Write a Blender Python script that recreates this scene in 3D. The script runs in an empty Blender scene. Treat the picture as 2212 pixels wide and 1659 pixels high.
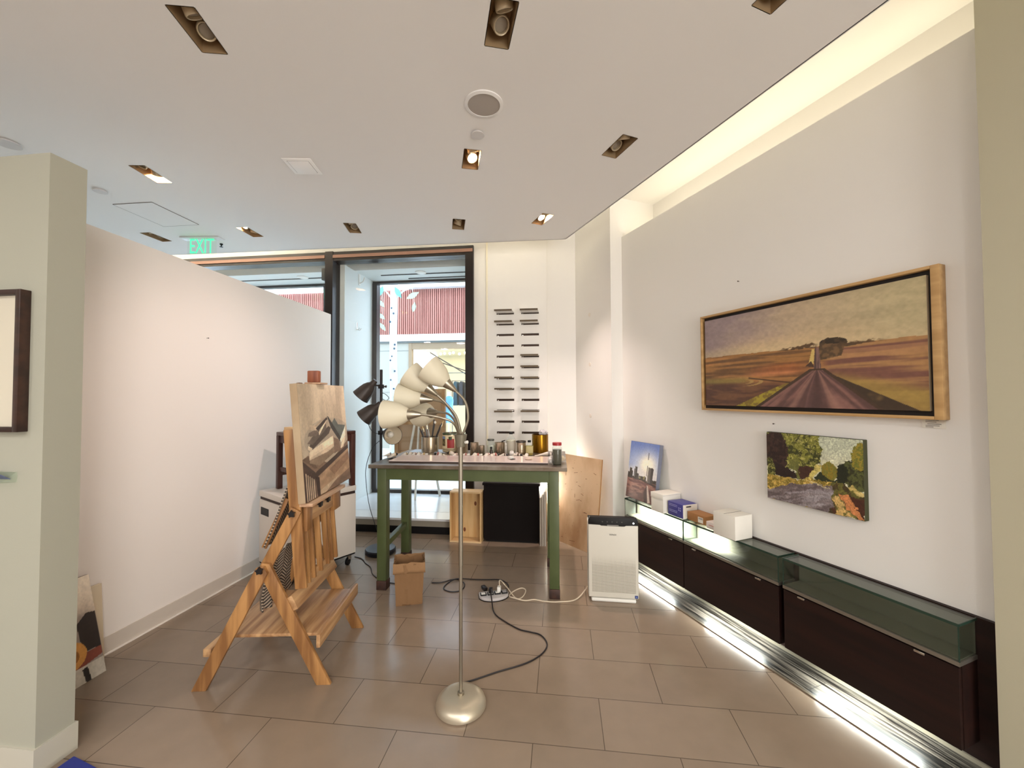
import bpy, bmesh, math, random
import numpy as np
from mathutils import Vector, Matrix, Euler
from mathutils.geometry import interpolate_bezier
R = math.radians
random.seed(7)
scene = bpy.context.scene
col = scene.collection

# ------------------------------------------------------------------ camera
cd = bpy.data.cameras.new('camera'); cam = bpy.data.objects.new('camera', cd); col.objects.link(cam)
cd.sensor_width = 36.0; cd.lens = 880.0 / 2212.0 * 36.0; cd.clip_start = 0.05; cd.clip_end = 200
_r = Vector((0.9928, 0.11975, -0.00411)); _u = Vector((0.00721, -0.02546, 0.99965)); _f = Vector((-0.1196, 0.99248, 0.02614))
cam.matrix_world = Matrix(((_r.x, _u.x, -_f.x, 0), (_r.y, _u.y, -_f.y, 0), (_r.z, _u.z, -_f.z, 1.48), (0, 0, 0, 1)))
scene.camera = cam
# ------------------------------------------------------------------ view, world, lights
scene.view_settings.view_transform = 'Standard'; scene.view_settings.look = 'None'
scene.view_settings.gamma = 1.0; scene.view_settings.use_curve_mapping = False
scene.view_settings.exposure = 1.05
w = bpy.data.worlds.new('world'); scene.world = w; w.use_nodes = True
w.node_tree.nodes['Background'].inputs[0].default_value = (0.66, 0.84, 1.0, 1)
w.node_tree.nodes['Background'].inputs[1].default_value = 2.5
TH = R(28.004)                      # the right wall is turned 28 degrees from the back wall
RN = Vector((math.cos(TH), math.sin(TH), 0)); RD = Vector((-math.sin(TH), math.cos(TH), 0))
def RP(wn, wd, z=0.0): return RN * wn + RD * wd + Vector((0, 0, z))

def light(name, kind, loc, power, color, rot=(0, 0, 0), size=None, size_y=None, target=None, spot=None, blend=.5, shape=None, spread=None):
    ld = bpy.data.lights.new(name, kind); ld.energy = power; ld.color = color
    if kind == 'AREA':
        ld.shape = shape or ('RECTANGLE' if size_y else 'DISK'); ld.size = size
        if size_y: ld.size_y = size_y
        if spread: ld.spread = R(spread)
    elif size is not None: ld.shadow_soft_size = size
    if spot: ld.spot_size = R(spot); ld.spot_blend = blend
    o = bpy.data.objects.new(name, ld); col.objects.link(o); o.location = loc
    if target is not None:
        o.rotation_euler = (Vector(target) - Vector(loc)).to_track_quat('-Z', 'Y').to_euler()
    else: o.rotation_euler = rot
    return o
WARM = (1.0, .90, .68); NEUT = (1.0, .975, .96); COOL = (.92, 1.0, .95); PINK = (1.0, .80, .74)
# unseen disk lights added at ceiling height behind the camera for ambient fill
for x, y in ((-2.9, -1.0), (-1.1, -1.1), (.7, -1.0), (-3.8, -2.4), (-2.0, -2.4), (-.2, -2.4), (1.6, -2.5)):
    light('rear_ambient_disk', 'AREA', (x, y, 2.985), 12, NEUT, size=.22)
# unseen fill panel added far behind the camera to brighten ceiling and walls
light('rear_fill_light', 'AREA', (2.2, -4.05, 1.35), 195, (1.0, .985, .975), rot=(R(90), 0, R(12)), size=4.2, size_y=2.5)
# LED strips lying in the ceiling cove, shining up (right wall and window wall)
for wd, l, e in ((2.2, 2.0, 11), (.2, 2.0, 11), (-2.2, 2.4, 14)):
    light('cove_strip', 'AREA', RP(1.87, wd, 3.13), e * .12, WARM, rot=(math.pi, 0, TH), size=.06, size_y=l)
light('cove_strip', 'AREA', RP(2.58, 1.95, 2.90), 2.8, WARM, rot=(math.pi, 0, TH), size=.08, size_y=2.3)
light('cove_strip', 'AREA', (-1.6, 3.89, 3.13), 6.5, WARM, rot=(math.pi, 0, R(1.5)), size=3.2, size_y=.06)
light('cove_strip', 'AREA', (-4.4, 3.83, 3.13), 18, WARM, rot=(math.pi, 0, R(1.5)), size=2.4, size_y=.06)
# LED strip under the wall cabinets
for wd in (1.22, 1.93, 2.64):
    light('under_cabinet_strip', 'AREA', RP(2.225, wd, .094), 2.0, COOL, rot=(0, 0, TH), size=.02, size_y=.42)

# ------------------------------------------------------------------ materials
def lin(c): return c / 12.92 if c <= .04045 else ((c + .055) / 1.055) ** 2.4
def S(r, g, b, a=1): return (lin(r / 255), lin(g / 255), lin(b / 255), a)
MATS = {}
def N(nt, t, **kw):
    n = nt.nodes.new(t)
    for k, v in kw.items(): setattr(n, k, v)
    return n
def base(name):
    m = bpy.data.materials.new(name); m.use_nodes = True; nt = m.node_tree
    return m, nt, nt.nodes['Principled BSDF']
def mat(name, c, rough=.5, metal=0, noise=None, bump=None, c2=None, emit=None, spec=None, trans=None, stretch=None, sheen=None):
    if name in MATS: return MATS[name]
    m, nt, p = base(name)
    p.inputs['Base Color'].default_value = c; p.inputs['Roughness'].default_value = rough; p.inputs['Metallic'].default_value = metal
    if spec is not None: p.inputs['Specular IOR Level'].default_value = spec
    if trans: p.inputs['Transmission Weight'].default_value = trans
    if emit: p.inputs['Emission Color'].default_value = emit[0]; p.inputs['Emission Strength'].default_value = emit[1]
    tc = N(nt, 'ShaderNodeTexCoord'); mp = N(nt, 'ShaderNodeMapping'); nt.links.new(tc.outputs['Object'], mp.inputs[0])
    if stretch: mp.inputs['Scale'].default_value = stretch
    if noise or c2:
        sc, lo, hi = noise or (6, .35, .65)
        n = N(nt, 'ShaderNodeTexNoise'); n.inputs['Scale'].default_value = sc; n.inputs['Detail'].default_value = 5
        nt.links.new(mp.outputs[0], n.inputs['Vector'])
        cr = N(nt, 'ShaderNodeValToRGB'); cr.color_ramp.elements[0].position = lo; cr.color_ramp.elements[1].position = hi
        cr.color_ramp.elements[0].color = c; cr.color_ramp.elements[1].color = c2 or c
        nt.links.new(n.outputs['Fac'], cr.inputs[0]); nt.links.new(cr.outputs[0], p.inputs['Base Color'])
    if bump:
        n = N(nt, 'ShaderNodeTexNoise'); n.inputs['Scale'].default_value = bump[0]; n.inputs['Detail'].default_value = 4
        nt.links.new(mp.outputs[0], n.inputs['Vector'])
        b = N(nt, 'ShaderNodeBump'); b.inputs['Strength'].default_value = bump[1]; b.inputs['Distance'].default_value = .004
        nt.links.new(n.outputs['Fac'], b.inputs['Height']); nt.links.new(b.outputs[0], p.inputs['Normal'])
    MATS[name] = m; return m
def wood(name, c, c2, axis='z', scale=9, rough=.45, lo=.38, hi=.62, k=.08):
    st = {'x': (k, 1, 1), 'y': (1, k, 1), 'z': (1, 1, k)}[axis]
    return mat(name, c, rough, c2=c2, noise=(scale, lo, hi), stretch=tuple(v * 3 for v in st))
def glass(name, tint=(1, 1, 1, 1), ior=1.45, rough=0.02):
    if name in MATS: return MATS[name]
    m = bpy.data.materials.new(name); m.use_nodes = True; nt = m.node_tree
    nt.nodes.remove(nt.nodes['Principled BSDF'])
    tr = N(nt, 'ShaderNodeBsdfTransparent'); tr.inputs[0].default_value = tint
    gl = N(nt, 'ShaderNodeBsdfGlossy'); gl.inputs['Roughness'].default_value = rough
    fr = N(nt, 'ShaderNodeFresnel'); ge = N(nt, 'ShaderNodeNewGeometry')
    io = N(nt, 'ShaderNodeMapRange'); io.inputs[3].default_value = ior; io.inputs[4].default_value = 1 / ior
    nt.links.new(ge.outputs['Backfacing'], io.inputs[0]); nt.links.new(io.outputs[0], fr.inputs[0])
    mx = N(nt, 'ShaderNodeMixShader')
    nt.links.new(fr.outputs[0], mx.inputs[0]); nt.links.new(tr.outputs[0], mx.inputs[1]); nt.links.new(gl.outputs[0], mx.inputs[2])
    nt.links.new(mx.outputs[0], nt.nodes['Material Output'].inputs[0]); MATS[name] = m; return m
def painted(name, rough=.5, attr='paint'):
    if name in MATS: return MATS[name]
    m, nt, p = base(name); p.inputs['Roughness'].default_value = rough
    a = N(nt, 'ShaderNodeAttribute'); a.attribute_name = attr
    nt.links.new(a.outputs['Color'], p.inputs['Base Color']); MATS[name] = m; return m

def tile_mat():
    m, nt, p = base('stone_tile')
    tc = N(nt, 'ShaderNodeTexCoord'); mp = N(nt, 'ShaderNodeMapping'); mp.inputs['Location'].default_value = (1.0317 + 6.009, -2.6429 + 5.852, 0)
    nt.links.new(tc.outputs['Object'], mp.inputs[0])
    b = N(nt, 'ShaderNodeTexBrick'); b.offset = .5; b.offset_frequency = 2; b.squash = 1
    b.inputs['Scale'].default_value = 1; b.inputs['Brick Width'].default_value = .6009; b.inputs['Row Height'].default_value = .2926
    b.inputs['Mortar Size'].default_value = .0018; b.inputs['Mortar Smooth'].default_value = .1; b.inputs['Bias'].default_value = 0
    b.inputs['Color1'].default_value = S(149, 131, 113); b.inputs['Color2'].default_value = S(141, 124, 107); b.inputs['Mortar'].default_value = S(88, 75, 63)
    nt.links.new(mp.outputs[0], b.inputs['Vector'])
    n = N(nt, 'ShaderNodeTexNoise'); n.inputs['Scale'].default_value = 9.0; n.inputs['Detail'].default_value = 3
    nt.links.new(tc.outputs['Object'], n.inputs['Vector'])
    mr = N(nt, 'ShaderNodeMapRange'); mr.inputs[1].default_value = .1; mr.inputs[2].default_value = .9; mr.inputs[3].default_value = .92; mr.inputs[4].default_value = 1.08
    nt.links.new(n.outputs['Fac'], mr.inputs[0])
    mu = N(nt, 'ShaderNodeMix', data_type='RGBA', blend_type='MULTIPLY'); mu.inputs[0].default_value = 1
    nt.links.new(b.outputs['Color'], mu.inputs[6]); nt.links.new(mr.outputs[0], mu.inputs[7]); nt.links.new(mu.outputs[2], p.inputs['Base Color'])
    p.inputs['Roughness'].default_value = .2
    bp = N(nt, 'ShaderNodeBump'); bp.inputs['Strength'].default_value = .5; bp.inputs['Distance'].default_value = .002; bp.invert = True
    nt.links.new(b.outputs['Fac'], bp.inputs['Height']); nt.links.new(bp.outputs[0], p.inputs['Normal'])
    return m
def plank_mat():
    m, nt, p = base('grey_oak_planks')
    tc = N(nt, 'ShaderNodeTexCoord'); mp = N(nt, 'ShaderNodeMapping'); mp.inputs['Rotation'].default_value = (0, 0, math.pi / 2)
    nt.links.new(tc.outputs['Object'], mp.inputs[0])
    b = N(nt, 'ShaderNodeTexBrick'); b.offset = .37; b.inputs['Scale'].default_value = 1
    b.inputs['Brick Width'].default_value = 1.4; b.inputs['Row Height'].default_value = .125; b.inputs['Mortar Size'].default_value = .0015
    b.inputs['Color1'].default_value = (1, 1, 1, 1); b.inputs['Color2'].default_value = (.8, .8, .8, 1); b.inputs['Mortar'].default_value = (.08, .08, .08, 1)
    nt.links.new(mp.outputs[0], b.inputs['Vector'])
    m2 = N(nt, 'ShaderNodeMapping'); m2.inputs['Scale'].default_value = (38, 1.6, 1); nt.links.new(tc.outputs['Object'], m2.inputs[0])
    n = N(nt, 'ShaderNodeTexNoise'); n.inputs['Scale'].default_value = 1.6; n.inputs['Detail'].default_value = 6; n.inputs['Distortion'].default_value = .8
    nt.links.new(m2.outputs[0], n.inputs['Vector'])
    cr = N(nt, 'ShaderNodeValToRGB'); cr.color_ramp.elements[0].position = .42; cr.color_ramp.elements[1].position = .60
    cr.color_ramp.elements[0].color = S(20, 17, 15); cr.color_ramp.elements[1].color = S(104, 97, 88)
    nt.links.new(n.outputs['Fac'], cr.inputs[0])
    mu = N(nt, 'ShaderNodeMix', data_type='RGBA', blend_type='MULTIPLY'); mu.inputs[0].default_value = 1
    nt.links.new(cr.outputs[0], mu.inputs[6]); nt.links.new(b.outputs['Color'], mu.inputs[7]); nt.links.new(mu.outputs[2], p.inputs['Base Color'])
    p.inputs['Roughness'].default_value = .35
    return m
def herringbone_mat():
    m, nt, p = base('herringbone_cloth'); p.inputs['Roughness'].default_value = .9
    uv = N(nt, 'ShaderNodeUVMap'); sp = N(nt, 'ShaderNodeSeparateXYZ'); nt.links.new(uv.outputs[0], sp.inputs[0])
    pp = N(nt, 'ShaderNodeMath', operation='PINGPONG'); pp.inputs[1].default_value = .075; nt.links.new(sp.outputs[0], pp.inputs[0])
    ad = N(nt, 'ShaderNodeMath', operation='ADD'); nt.links.new(pp.outputs[0], ad.inputs[0]); nt.links.new(sp.outputs[1], ad.inputs[1])
    sc = N(nt, 'ShaderNodeMath', operation='MULTIPLY'); sc.inputs[1].default_value = 2 * math.pi / .017; nt.links.new(ad.outputs[0], sc.inputs[0])
    si = N(nt, 'ShaderNodeMath', operation='SINE'); nt.links.new(sc.outputs[0], si.inputs[0])
    cr = N(nt, 'ShaderNodeValToRGB'); cr.color_ramp.elements[0].position = .4; cr.color_ramp.elements[1].position = .6
    cr.color_ramp.elements[0].color = S(58, 50, 45); cr.color_ramp.elements[1].color = S(176, 158, 138)
    mr = N(nt, 'ShaderNodeMapRange'); mr.inputs[1].default_value = -1; nt.links.new(si.outputs[0], mr.inputs[0])
    nt.links.new(mr.outputs[0], cr.inputs[0]); nt.links.new(cr.outputs[0], p.inputs['Base Color'])
    return m
WALL = mat('white_wall_paint', S(234, 231, 226), .6, bump=(180, .05))
CEIL = mat('white_ceiling_paint', S(235, 233, 231), .75, bump=(160, .05))
PARTW = mat('partition_paint', S(236, 229, 222), .6, bump=(180, .05))
BRONZE = mat('dark_bronze_frame', S(30, 20, 18), .28, metal=.2)
PANE = glass('window_glass')
WHITE = mat('white_plastic', S(225, 222, 214), .4)
BLACK = mat('black_plastic', S(14, 13, 14), .45, spec=.3)
STEEL = mat('brushed_steel', S(176, 168, 154), .28, metal=1, noise=(12, .3, .7), c2=S(196, 188, 172), stretch=(1, 1, 20))
DARKW = wood('espresso_wood', S(27, 13, 10), S(37, 18, 13), 'y', 5, rough=.5)
DARKW.node_tree.nodes['Principled BSDF'].inputs['Specular IOR Level'].default_value = .25

# ------------------------------------------------------------------ mesh builder
class MB:
    def __init__(s): s.bm = bmesh.new(); s.uv = None
    def _bev(s, vs, b, seg=2):
        if b:
            es = list({e for v in vs for e in v.link_edges})
            bmesh.ops.bevel(s.bm, geom=es, offset=b, segments=seg, affect='EDGES', profile=.5, clamp_overlap=True)
    def box(s, x0, x1, y0, y1, z0, z1, bev=0, M=None, seg=2):
        vs = [s.bm.verts.new(Vector(c)) for c in ((x0, y0, z0), (x1, y0, z0), (x1, y1, z0), (x0, y1, z0), (x0, y0, z1), (x1, y0, z1), (x1, y1, z1), (x0, y1, z1))]
        if M is not None:
            for v in vs: v.co = M @ v.co
        for f in ((3, 2, 1, 0), (4, 5, 6, 7), (0, 1, 5, 4), (1, 2, 6, 5), (2, 3, 7, 6), (3, 0, 4, 7)): s.bm.faces.new([vs[i] for i in f])
        s._bev(vs, bev, seg); return s
    def beam(s, p0, p1, w, t, side=(0, 1, 0), bev=0):
        # bar from p0 to p1: thickness t along 'side', width w across it
        p0 = Vector(p0); p1 = Vector(p1); d = (p1 - p0); L = d.length; d.normalize()
        sd = Vector(side); sd = (sd - d * sd.dot(d)).normalized(); up = sd.cross(d)
        M = Matrix(((up.x, sd.x, d.x, p0.x), (up.y, sd.y, d.y, p0.y), (up.z, sd.z, d.z, p0.z), (0, 0, 0, 1)))
        return s.box(-w / 2, w / 2, -t / 2, t / 2, 0, L, bev, M)
    def prism(s, pts, d, M=None, bev=0):
        # polygon in local xy, extruded along +z by d
        a = [s.bm.verts.new(Vector((x, y, 0))) for x, y in pts]; b = [s.bm.verts.new(Vector((x, y, d))) for x, y in pts]
        if M is not None:
            for v in a + b: v.co = M @ v.co
        n = len(pts); s.bm.faces.new(a[::-1]); s.bm.faces.new(b)
        for i in range(n): s.bm.faces.new((a[i], a[(i + 1) % n], b[(i + 1) % n], b[i]))
        s._bev(a + b, bev); return s
    def lathe(s, prof, seg=32, M=None, cap0=True, cap1=True):
        rings = []
        for r, z in prof:
            ring = [s.bm.verts.new(Vector((r * math.cos(2 * math.pi * i / seg), r * math.sin(2 * math.pi * i / seg), z))) for i in range(seg)]
            if M is not None:
                for v in ring: v.co = M @ v.co
            rings.append(ring)
        for a, b in zip(rings, rings[1:]):
            for i in range(seg): s.bm.faces.new((a[i], a[(i + 1) % seg], b[(i + 1) % seg], b[i]))
        if cap0: s.bm.faces.new(rings[0][::-1])
        if cap1: s.bm.faces.new(rings[-1])
        return s
    def tube(s, pts, r, seg=8, smooth=True, n=6, rend=None):
        P = [Vector(p) for p in pts]
        if smooth and len(P) > 2:
            Q = []
            for i in range(len(P) - 1):
                p0 = P[max(i - 1, 0)]; p1 = P[i]; p2 = P[i + 1]; p3 = P[min(i + 2, len(P) - 1)]
                for k in range(n):
                    t = k / n
                    Q.append(.5 * ((2 * p1) + (p2 - p0) * t + (2 * p0 - 5 * p1 + 4 * p2 - p3) * t * t + (3 * p1 - p0 - 3 * p2 + p3) * t ** 3))
            Q.append(P[-1]); P = Q
        t0 = (P[1] - P[0]).normalized(); nrm = t0.orthogonal().normalized(); rings = []
        for i, p in enumerate(P):
            t = (P[min(i + 1, len(P) - 1)] - P[max(i - 1, 0)]).normalized()
            nrm = (nrm - t * nrm.dot(t)).normalized(); bn = t.cross(nrm)
            rr = r if rend is None else r + (rend - r) * i / (len(P) - 1)
            rings.append([s.bm.verts.new(p + (nrm * math.cos(2 * math.pi * k / seg) + bn * math.sin(2 * math.pi * k / seg)) * rr) for k in range(seg)])
        for a, b in zip(rings, rings[1:]):
            for k in range(seg): s.bm.faces.new((a[k], a[(k + 1) % seg], b[(k + 1) % seg], b[k]))
        s.bm.faces.new(rings[0][::-1]); s.bm.faces.new(rings[-1]); return s
    def sphere(s, c, rx, ry=None, rz=None, seg=16, rings=10, M=None):
        ry = ry or rx; rz = rz or rx
        prof = [(math.sin(math.pi * i / rings), -math.cos(math.pi * i / rings)) for i in range(rings + 1)]
        prof[0] = (.02, -1); prof[-1] = (.02, 1)
        MM = Matrix.Translation(Vector(c)) @ (M or Matrix.Identity(4)) @ Matrix.Diagonal((rx, ry, rz, 1))
        return s.lathe(prof, seg, MM)
    def build(s, name, m, parent=None, loc=None, rotz=None, smooth=True, ang=35):
        bmesh.ops.recalc_face_normals(s.bm, faces=s.bm.faces)
        me = bpy.data.meshes.new(name); s.bm.to_mesh(me); s.bm.free()
        if smooth:
            for p in me.polygons: p.use_smooth = True
            me.set_sharp_from_angle(angle=R(ang))
        me.materials.append(m)
        o = bpy.data.objects.new(name, me); col.objects.link(o)
        if parent is not None: o.parent = parent
        if loc is not None: o.location = loc
        if rotz is not None: o.rotation_euler = (0, 0, rotz)
        return o
def tag(o, label=None, cat=None, group=None, kind=None):
    if label: o['label'] = label
    if cat: o['category'] = cat
    if group: o['group'] = group
    if kind: o['kind'] = kind
    return o
def thing(name, label, cat, loc=(0, 0, 0), rotz=0, group=None):
    o = bpy.data.objects.new(name, None); col.objects.link(o); o.empty_display_size = .1
    o.location = loc; o.rotation_euler = (0, 0, rotz); return tag(o, label, cat, group)
def struct(o): return tag(o, kind='structure')
def text_mesh(name, body, size, m, parent, M, depth=.001, align='CENTER'):
    cu = bpy.data.curves.new(name, 'FONT'); cu.body = body; cu.size = size; cu.extrude = depth; cu.align_x = align; cu.align_y = 'CENTER'; cu.resolution_u = 3
    o = bpy.data.objects.new('tmp_text', cu); col.objects.link(o)
    dg = bpy.context.evaluated_depsgraph_get(); me = bpy.data.meshes.new_from_object(o.evaluated_get(dg)); bpy.data.objects.remove(o)
    me.materials.clear(); me.materials.append(m)
    t = bpy.data.objects.new(name, me); col.objects.link(t); t.parent = parent; t.matrix_local = M
    return t

# ------------------------------------------------------------------ paint functions (pictures on canvas)
def _h(ix, iy, s):
    h = (ix * 374761393 + iy * 668265263 + s * 974634777) & 0xffffffff
    h = ((h ^ (h >> 13)) * 1274126177) & 0xffffffff
    return ((h ^ (h >> 16)) & 0xffff) / 65535.0
def vn(x, y, s=0):
    x0 = np.floor(x).astype(np.int64); y0 = np.floor(y).astype(np.int64); fx = x - x0; fy = y - y0
    fx = fx * fx * (3 - 2 * fx); fy = fy * fy * (3 - 2 * fy)
    a = _h(x0, y0, s); b = _h(x0 + 1, y0, s); c = _h(x0, y0 + 1, s); d = _h(x0 + 1, y0 + 1, s)
    return a * (1 - fx) * (1 - fy) + b * fx * (1 - fy) + c * (1 - fx) * fy + d * fx * fy
def fbm(x, y, s=0, o=4):
    t = 0; a = .5
    for k in range(o): t = t + a * vn(x * 2 ** k, y * 2 ** k, s + k * 17); a *= .5
    return t / .9375
def ss(a, b, x): t = np.clip((x - a) / (b - a), 0, 1); return t * t * (3 - 2 * t)
def C(*c): return np.array(c, float)
def mix(a, b, t): return a * (1 - t[..., None]) + b * t[..., None]
def full(u, c): return np.broadcast_to(C(*c), u.shape + (3,)).copy()
def poly(u, v, pts):
    inside = np.zeros(u.shape, bool); n = len(pts)
    for i in range(n):
        x0, y0 = pts[i]; x1, y1 = pts[(i + 1) % n]
        if y0 == y1: continue
        c = ((y0 > v) != (y1 > v)) & (u < (x1 - x0) * (v - y0) / (y1 - y0) + x0)
        inside ^= c
    return inside.astype(float)
def road_picture(u, v):
    n = fbm(u * 6, v * 9, 3); st = fbm(u * 4, v * 40, 5); fine = fbm(u * 60, v * 40, 9)
    skyl = mix(full(u, (140, 122, 122)), full(u, (176, 156, 128)), ss(.05, .6, u + .35 * (n - .5)))
    sky = mix(skyl, full(u, (172, 158, 122)), ss(.5, 1, u))
    sky = mix(sky, full(u, (205, 176, 134)), ss(.80, .58, v) * ss(.0, .35, u) * ss(1.0, .55, u) * .8)
    sky = mix(sky, full(u, (190, 170, 132)), ss(.7, .57, v) * .6)
    sky = sky * (1 + .13 * (fbm(u * 3 + v * 4, v * 14, 21) - .5))[..., None]
    hz = .56 + .012 * (fbm(u * 14, u * 0, 2) - .5)
    g = mix(full(u, (150, 106, 58)), full(u, (104, 74, 46)), ss(.35, .65, st))
    g = mix(g, full(u, (176, 124, 70)), ss(.55, .75, fbm(u * 3, v * 16, 31)) * .8)
    right = ss(.62, .68, u)
    g = mix(g, mix(full(u, (158, 118, 76)), full(u, (112, 74, 62)), ss(.4, .62, fbm(u * 2.5, v * 22, 8))), right)
    g = mix(g, full(u, (165, 122, 84)), ss(.5, .42, np.abs(v - .47) * 12) * ss(.65, .75, u) * .6)
    g = mix(g, full(u, (150, 126, 62)), ss(.16, .05, np.abs((v - .17) - (.75 - u) * .42)) * ss(.64, .70, u) * .8)
    g = mix(g, full(u, (176, 96, 52)), ss(.09, .02, np.abs(v - .37 + (u - .47) * -.08)) * ss(.2, .45, u) * ss(.62, .5, u) * .5)
    g = mix(g, full(u, (196, 130, 84)), ss(.035, .0, np.abs(v - .335)) * ss(.22, .36, u) * ss(.56, .48, u) * .7)
    lp = ss(.28, .22, v + .04 * (n - .5)) * ss(.5, .42, u)
    g = mix(g, mix(full(u, (108, 74, 50)), full(u, (84, 56, 44)), ss(.4, .6, fbm(u * 7, v * 26, 44))), lp)
    g = mix(g, full(u, (126, 112, 58)), ss(.33, .28, v) * ss(.23, .27, v) * ss(.33, .22, u) * .8)
    cu = np.sqrt(((u - .22) / .15) ** 2 + ((v - .26) / .055) ** 2)
    g = mix(g, full(u, (168, 138, 82)), (np.abs(np.sin(cu * 9)) > .8) * ss(1.05, .95, cu) * ss(.23, .30, u) * .8)
    verge = poly(u, v, [(.19, -.01), (.36, -.01), (.53, .25), (.49, .24), (.42, .19)])
    g = mix(g, mix(full(u, (158, 142, 46)), full(u, (116, 96, 40)), ss(.4, .6, fine)), verge)
    ld = ss(.012, .0, np.abs(v - (.24 + (.49 - u) * .28))) * (u < .5) * (u > .28)
    g = mix(g, full(u, (62, 40, 30)), ld)
    rs = poly(u, v, [(.64, .36), (.70, .28), (.985, -.01), (.82, -.01)])
    g = mix(g, full(u, (60, 46, 34)), rs * ss(.25, .55, fbm(u * 12, v * 6, 61) + .15))
    img = mix(sky, g, (v < hz).astype(float))
    # hedges and trees on the skyline
    tr = ((u - .685) / .055) ** 2 + ((v - .575) / .05) ** 2 + .5 * (fbm(u * 60, v * 40, 71) - .5)
    img = mix(img, mix(full(u, (72, 54, 36)), full(u, (46, 36, 26)), ss(.4, .6, fine)), (tr < 1).astype(float))
    hd = poly(u, v, [(.63, .43), (.625, .52), (.635, .58), (.74, .56), (.83, .565), (.82, .55), (.73, .53), (.72, .46)])
    img = mix(img, mix(full(u, (78, 60, 40)), full(u, (106, 80, 52)), ss(.4, .65, fine)), hd)
    hh = .006 + .05 * np.clip(fbm(u * 45, u * 0, 81) - .38, 0, 1) + .02 * np.exp(-((u - .6) / .05) ** 2)
    sk = ss(.004, -.004, (v - hz) - hh) * (v > hz - .012) * np.maximum(ss(.42, .5, u) * ss(.63, .61, u), ss(.70, .74, u) * ss(.90, .80, u))
    img = mix(img, full(u, (84, 62, 40)), sk * ss(.3, .45, fbm(u * 60, v * 60, 83)))
    img = mix(img, full(u, (196, 170, 100)), poly(u, v, [(.585, .41), (.60, .54), (.612, .54), (.606, .40)]))
    img = mix(img, full(u, (70, 48, 36)), poly(u, v, [(.57, .385), (.595, .43), (.612, .37)]))
    # road
    rd = poly(u, v, [(.335, -.01), (.60, .345), (.64, .345), (.85, -.01)]); a = (u - .62) / np.maximum(.36 - v, .02)
    rc = mix(full(u, (126, 90, 82)), full(u, (88, 62, 58)), ss(.35, .6, fbm(a * 8, v * 3, 91)))
    rc = mix(rc, full(u, (74, 52, 50)), ss(.16, .04, np.abs(a + .06)) * .8)
    rc = mix(rc, full(u, (152, 112, 98)), ss(.1, .02, np.abs(a - .2)) * .7)
    rc = mix(rc, full(u, (150, 112, 100)), ss(.08, .02, np.abs(a + .32)) * .6)
    img = mix(img, full(u, (66, 48, 36)), poly(u, v, [(.31, -.01), (.59, .36), (.65, .36), (.87, -.01)]))
    img = mix(img, rc, rd)
    img = mix(img, mix(full(u, (122, 92, 84)), full(u, (80, 62, 58)), ss(.4, .6, fbm(u * 200, v * 6, 95))), poly(u, v, [(.606, .36), (.614, .555), (.628, .555), (.638, .36)]))
    return img * (1 + .16 * (fine - .5))[..., None]
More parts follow.
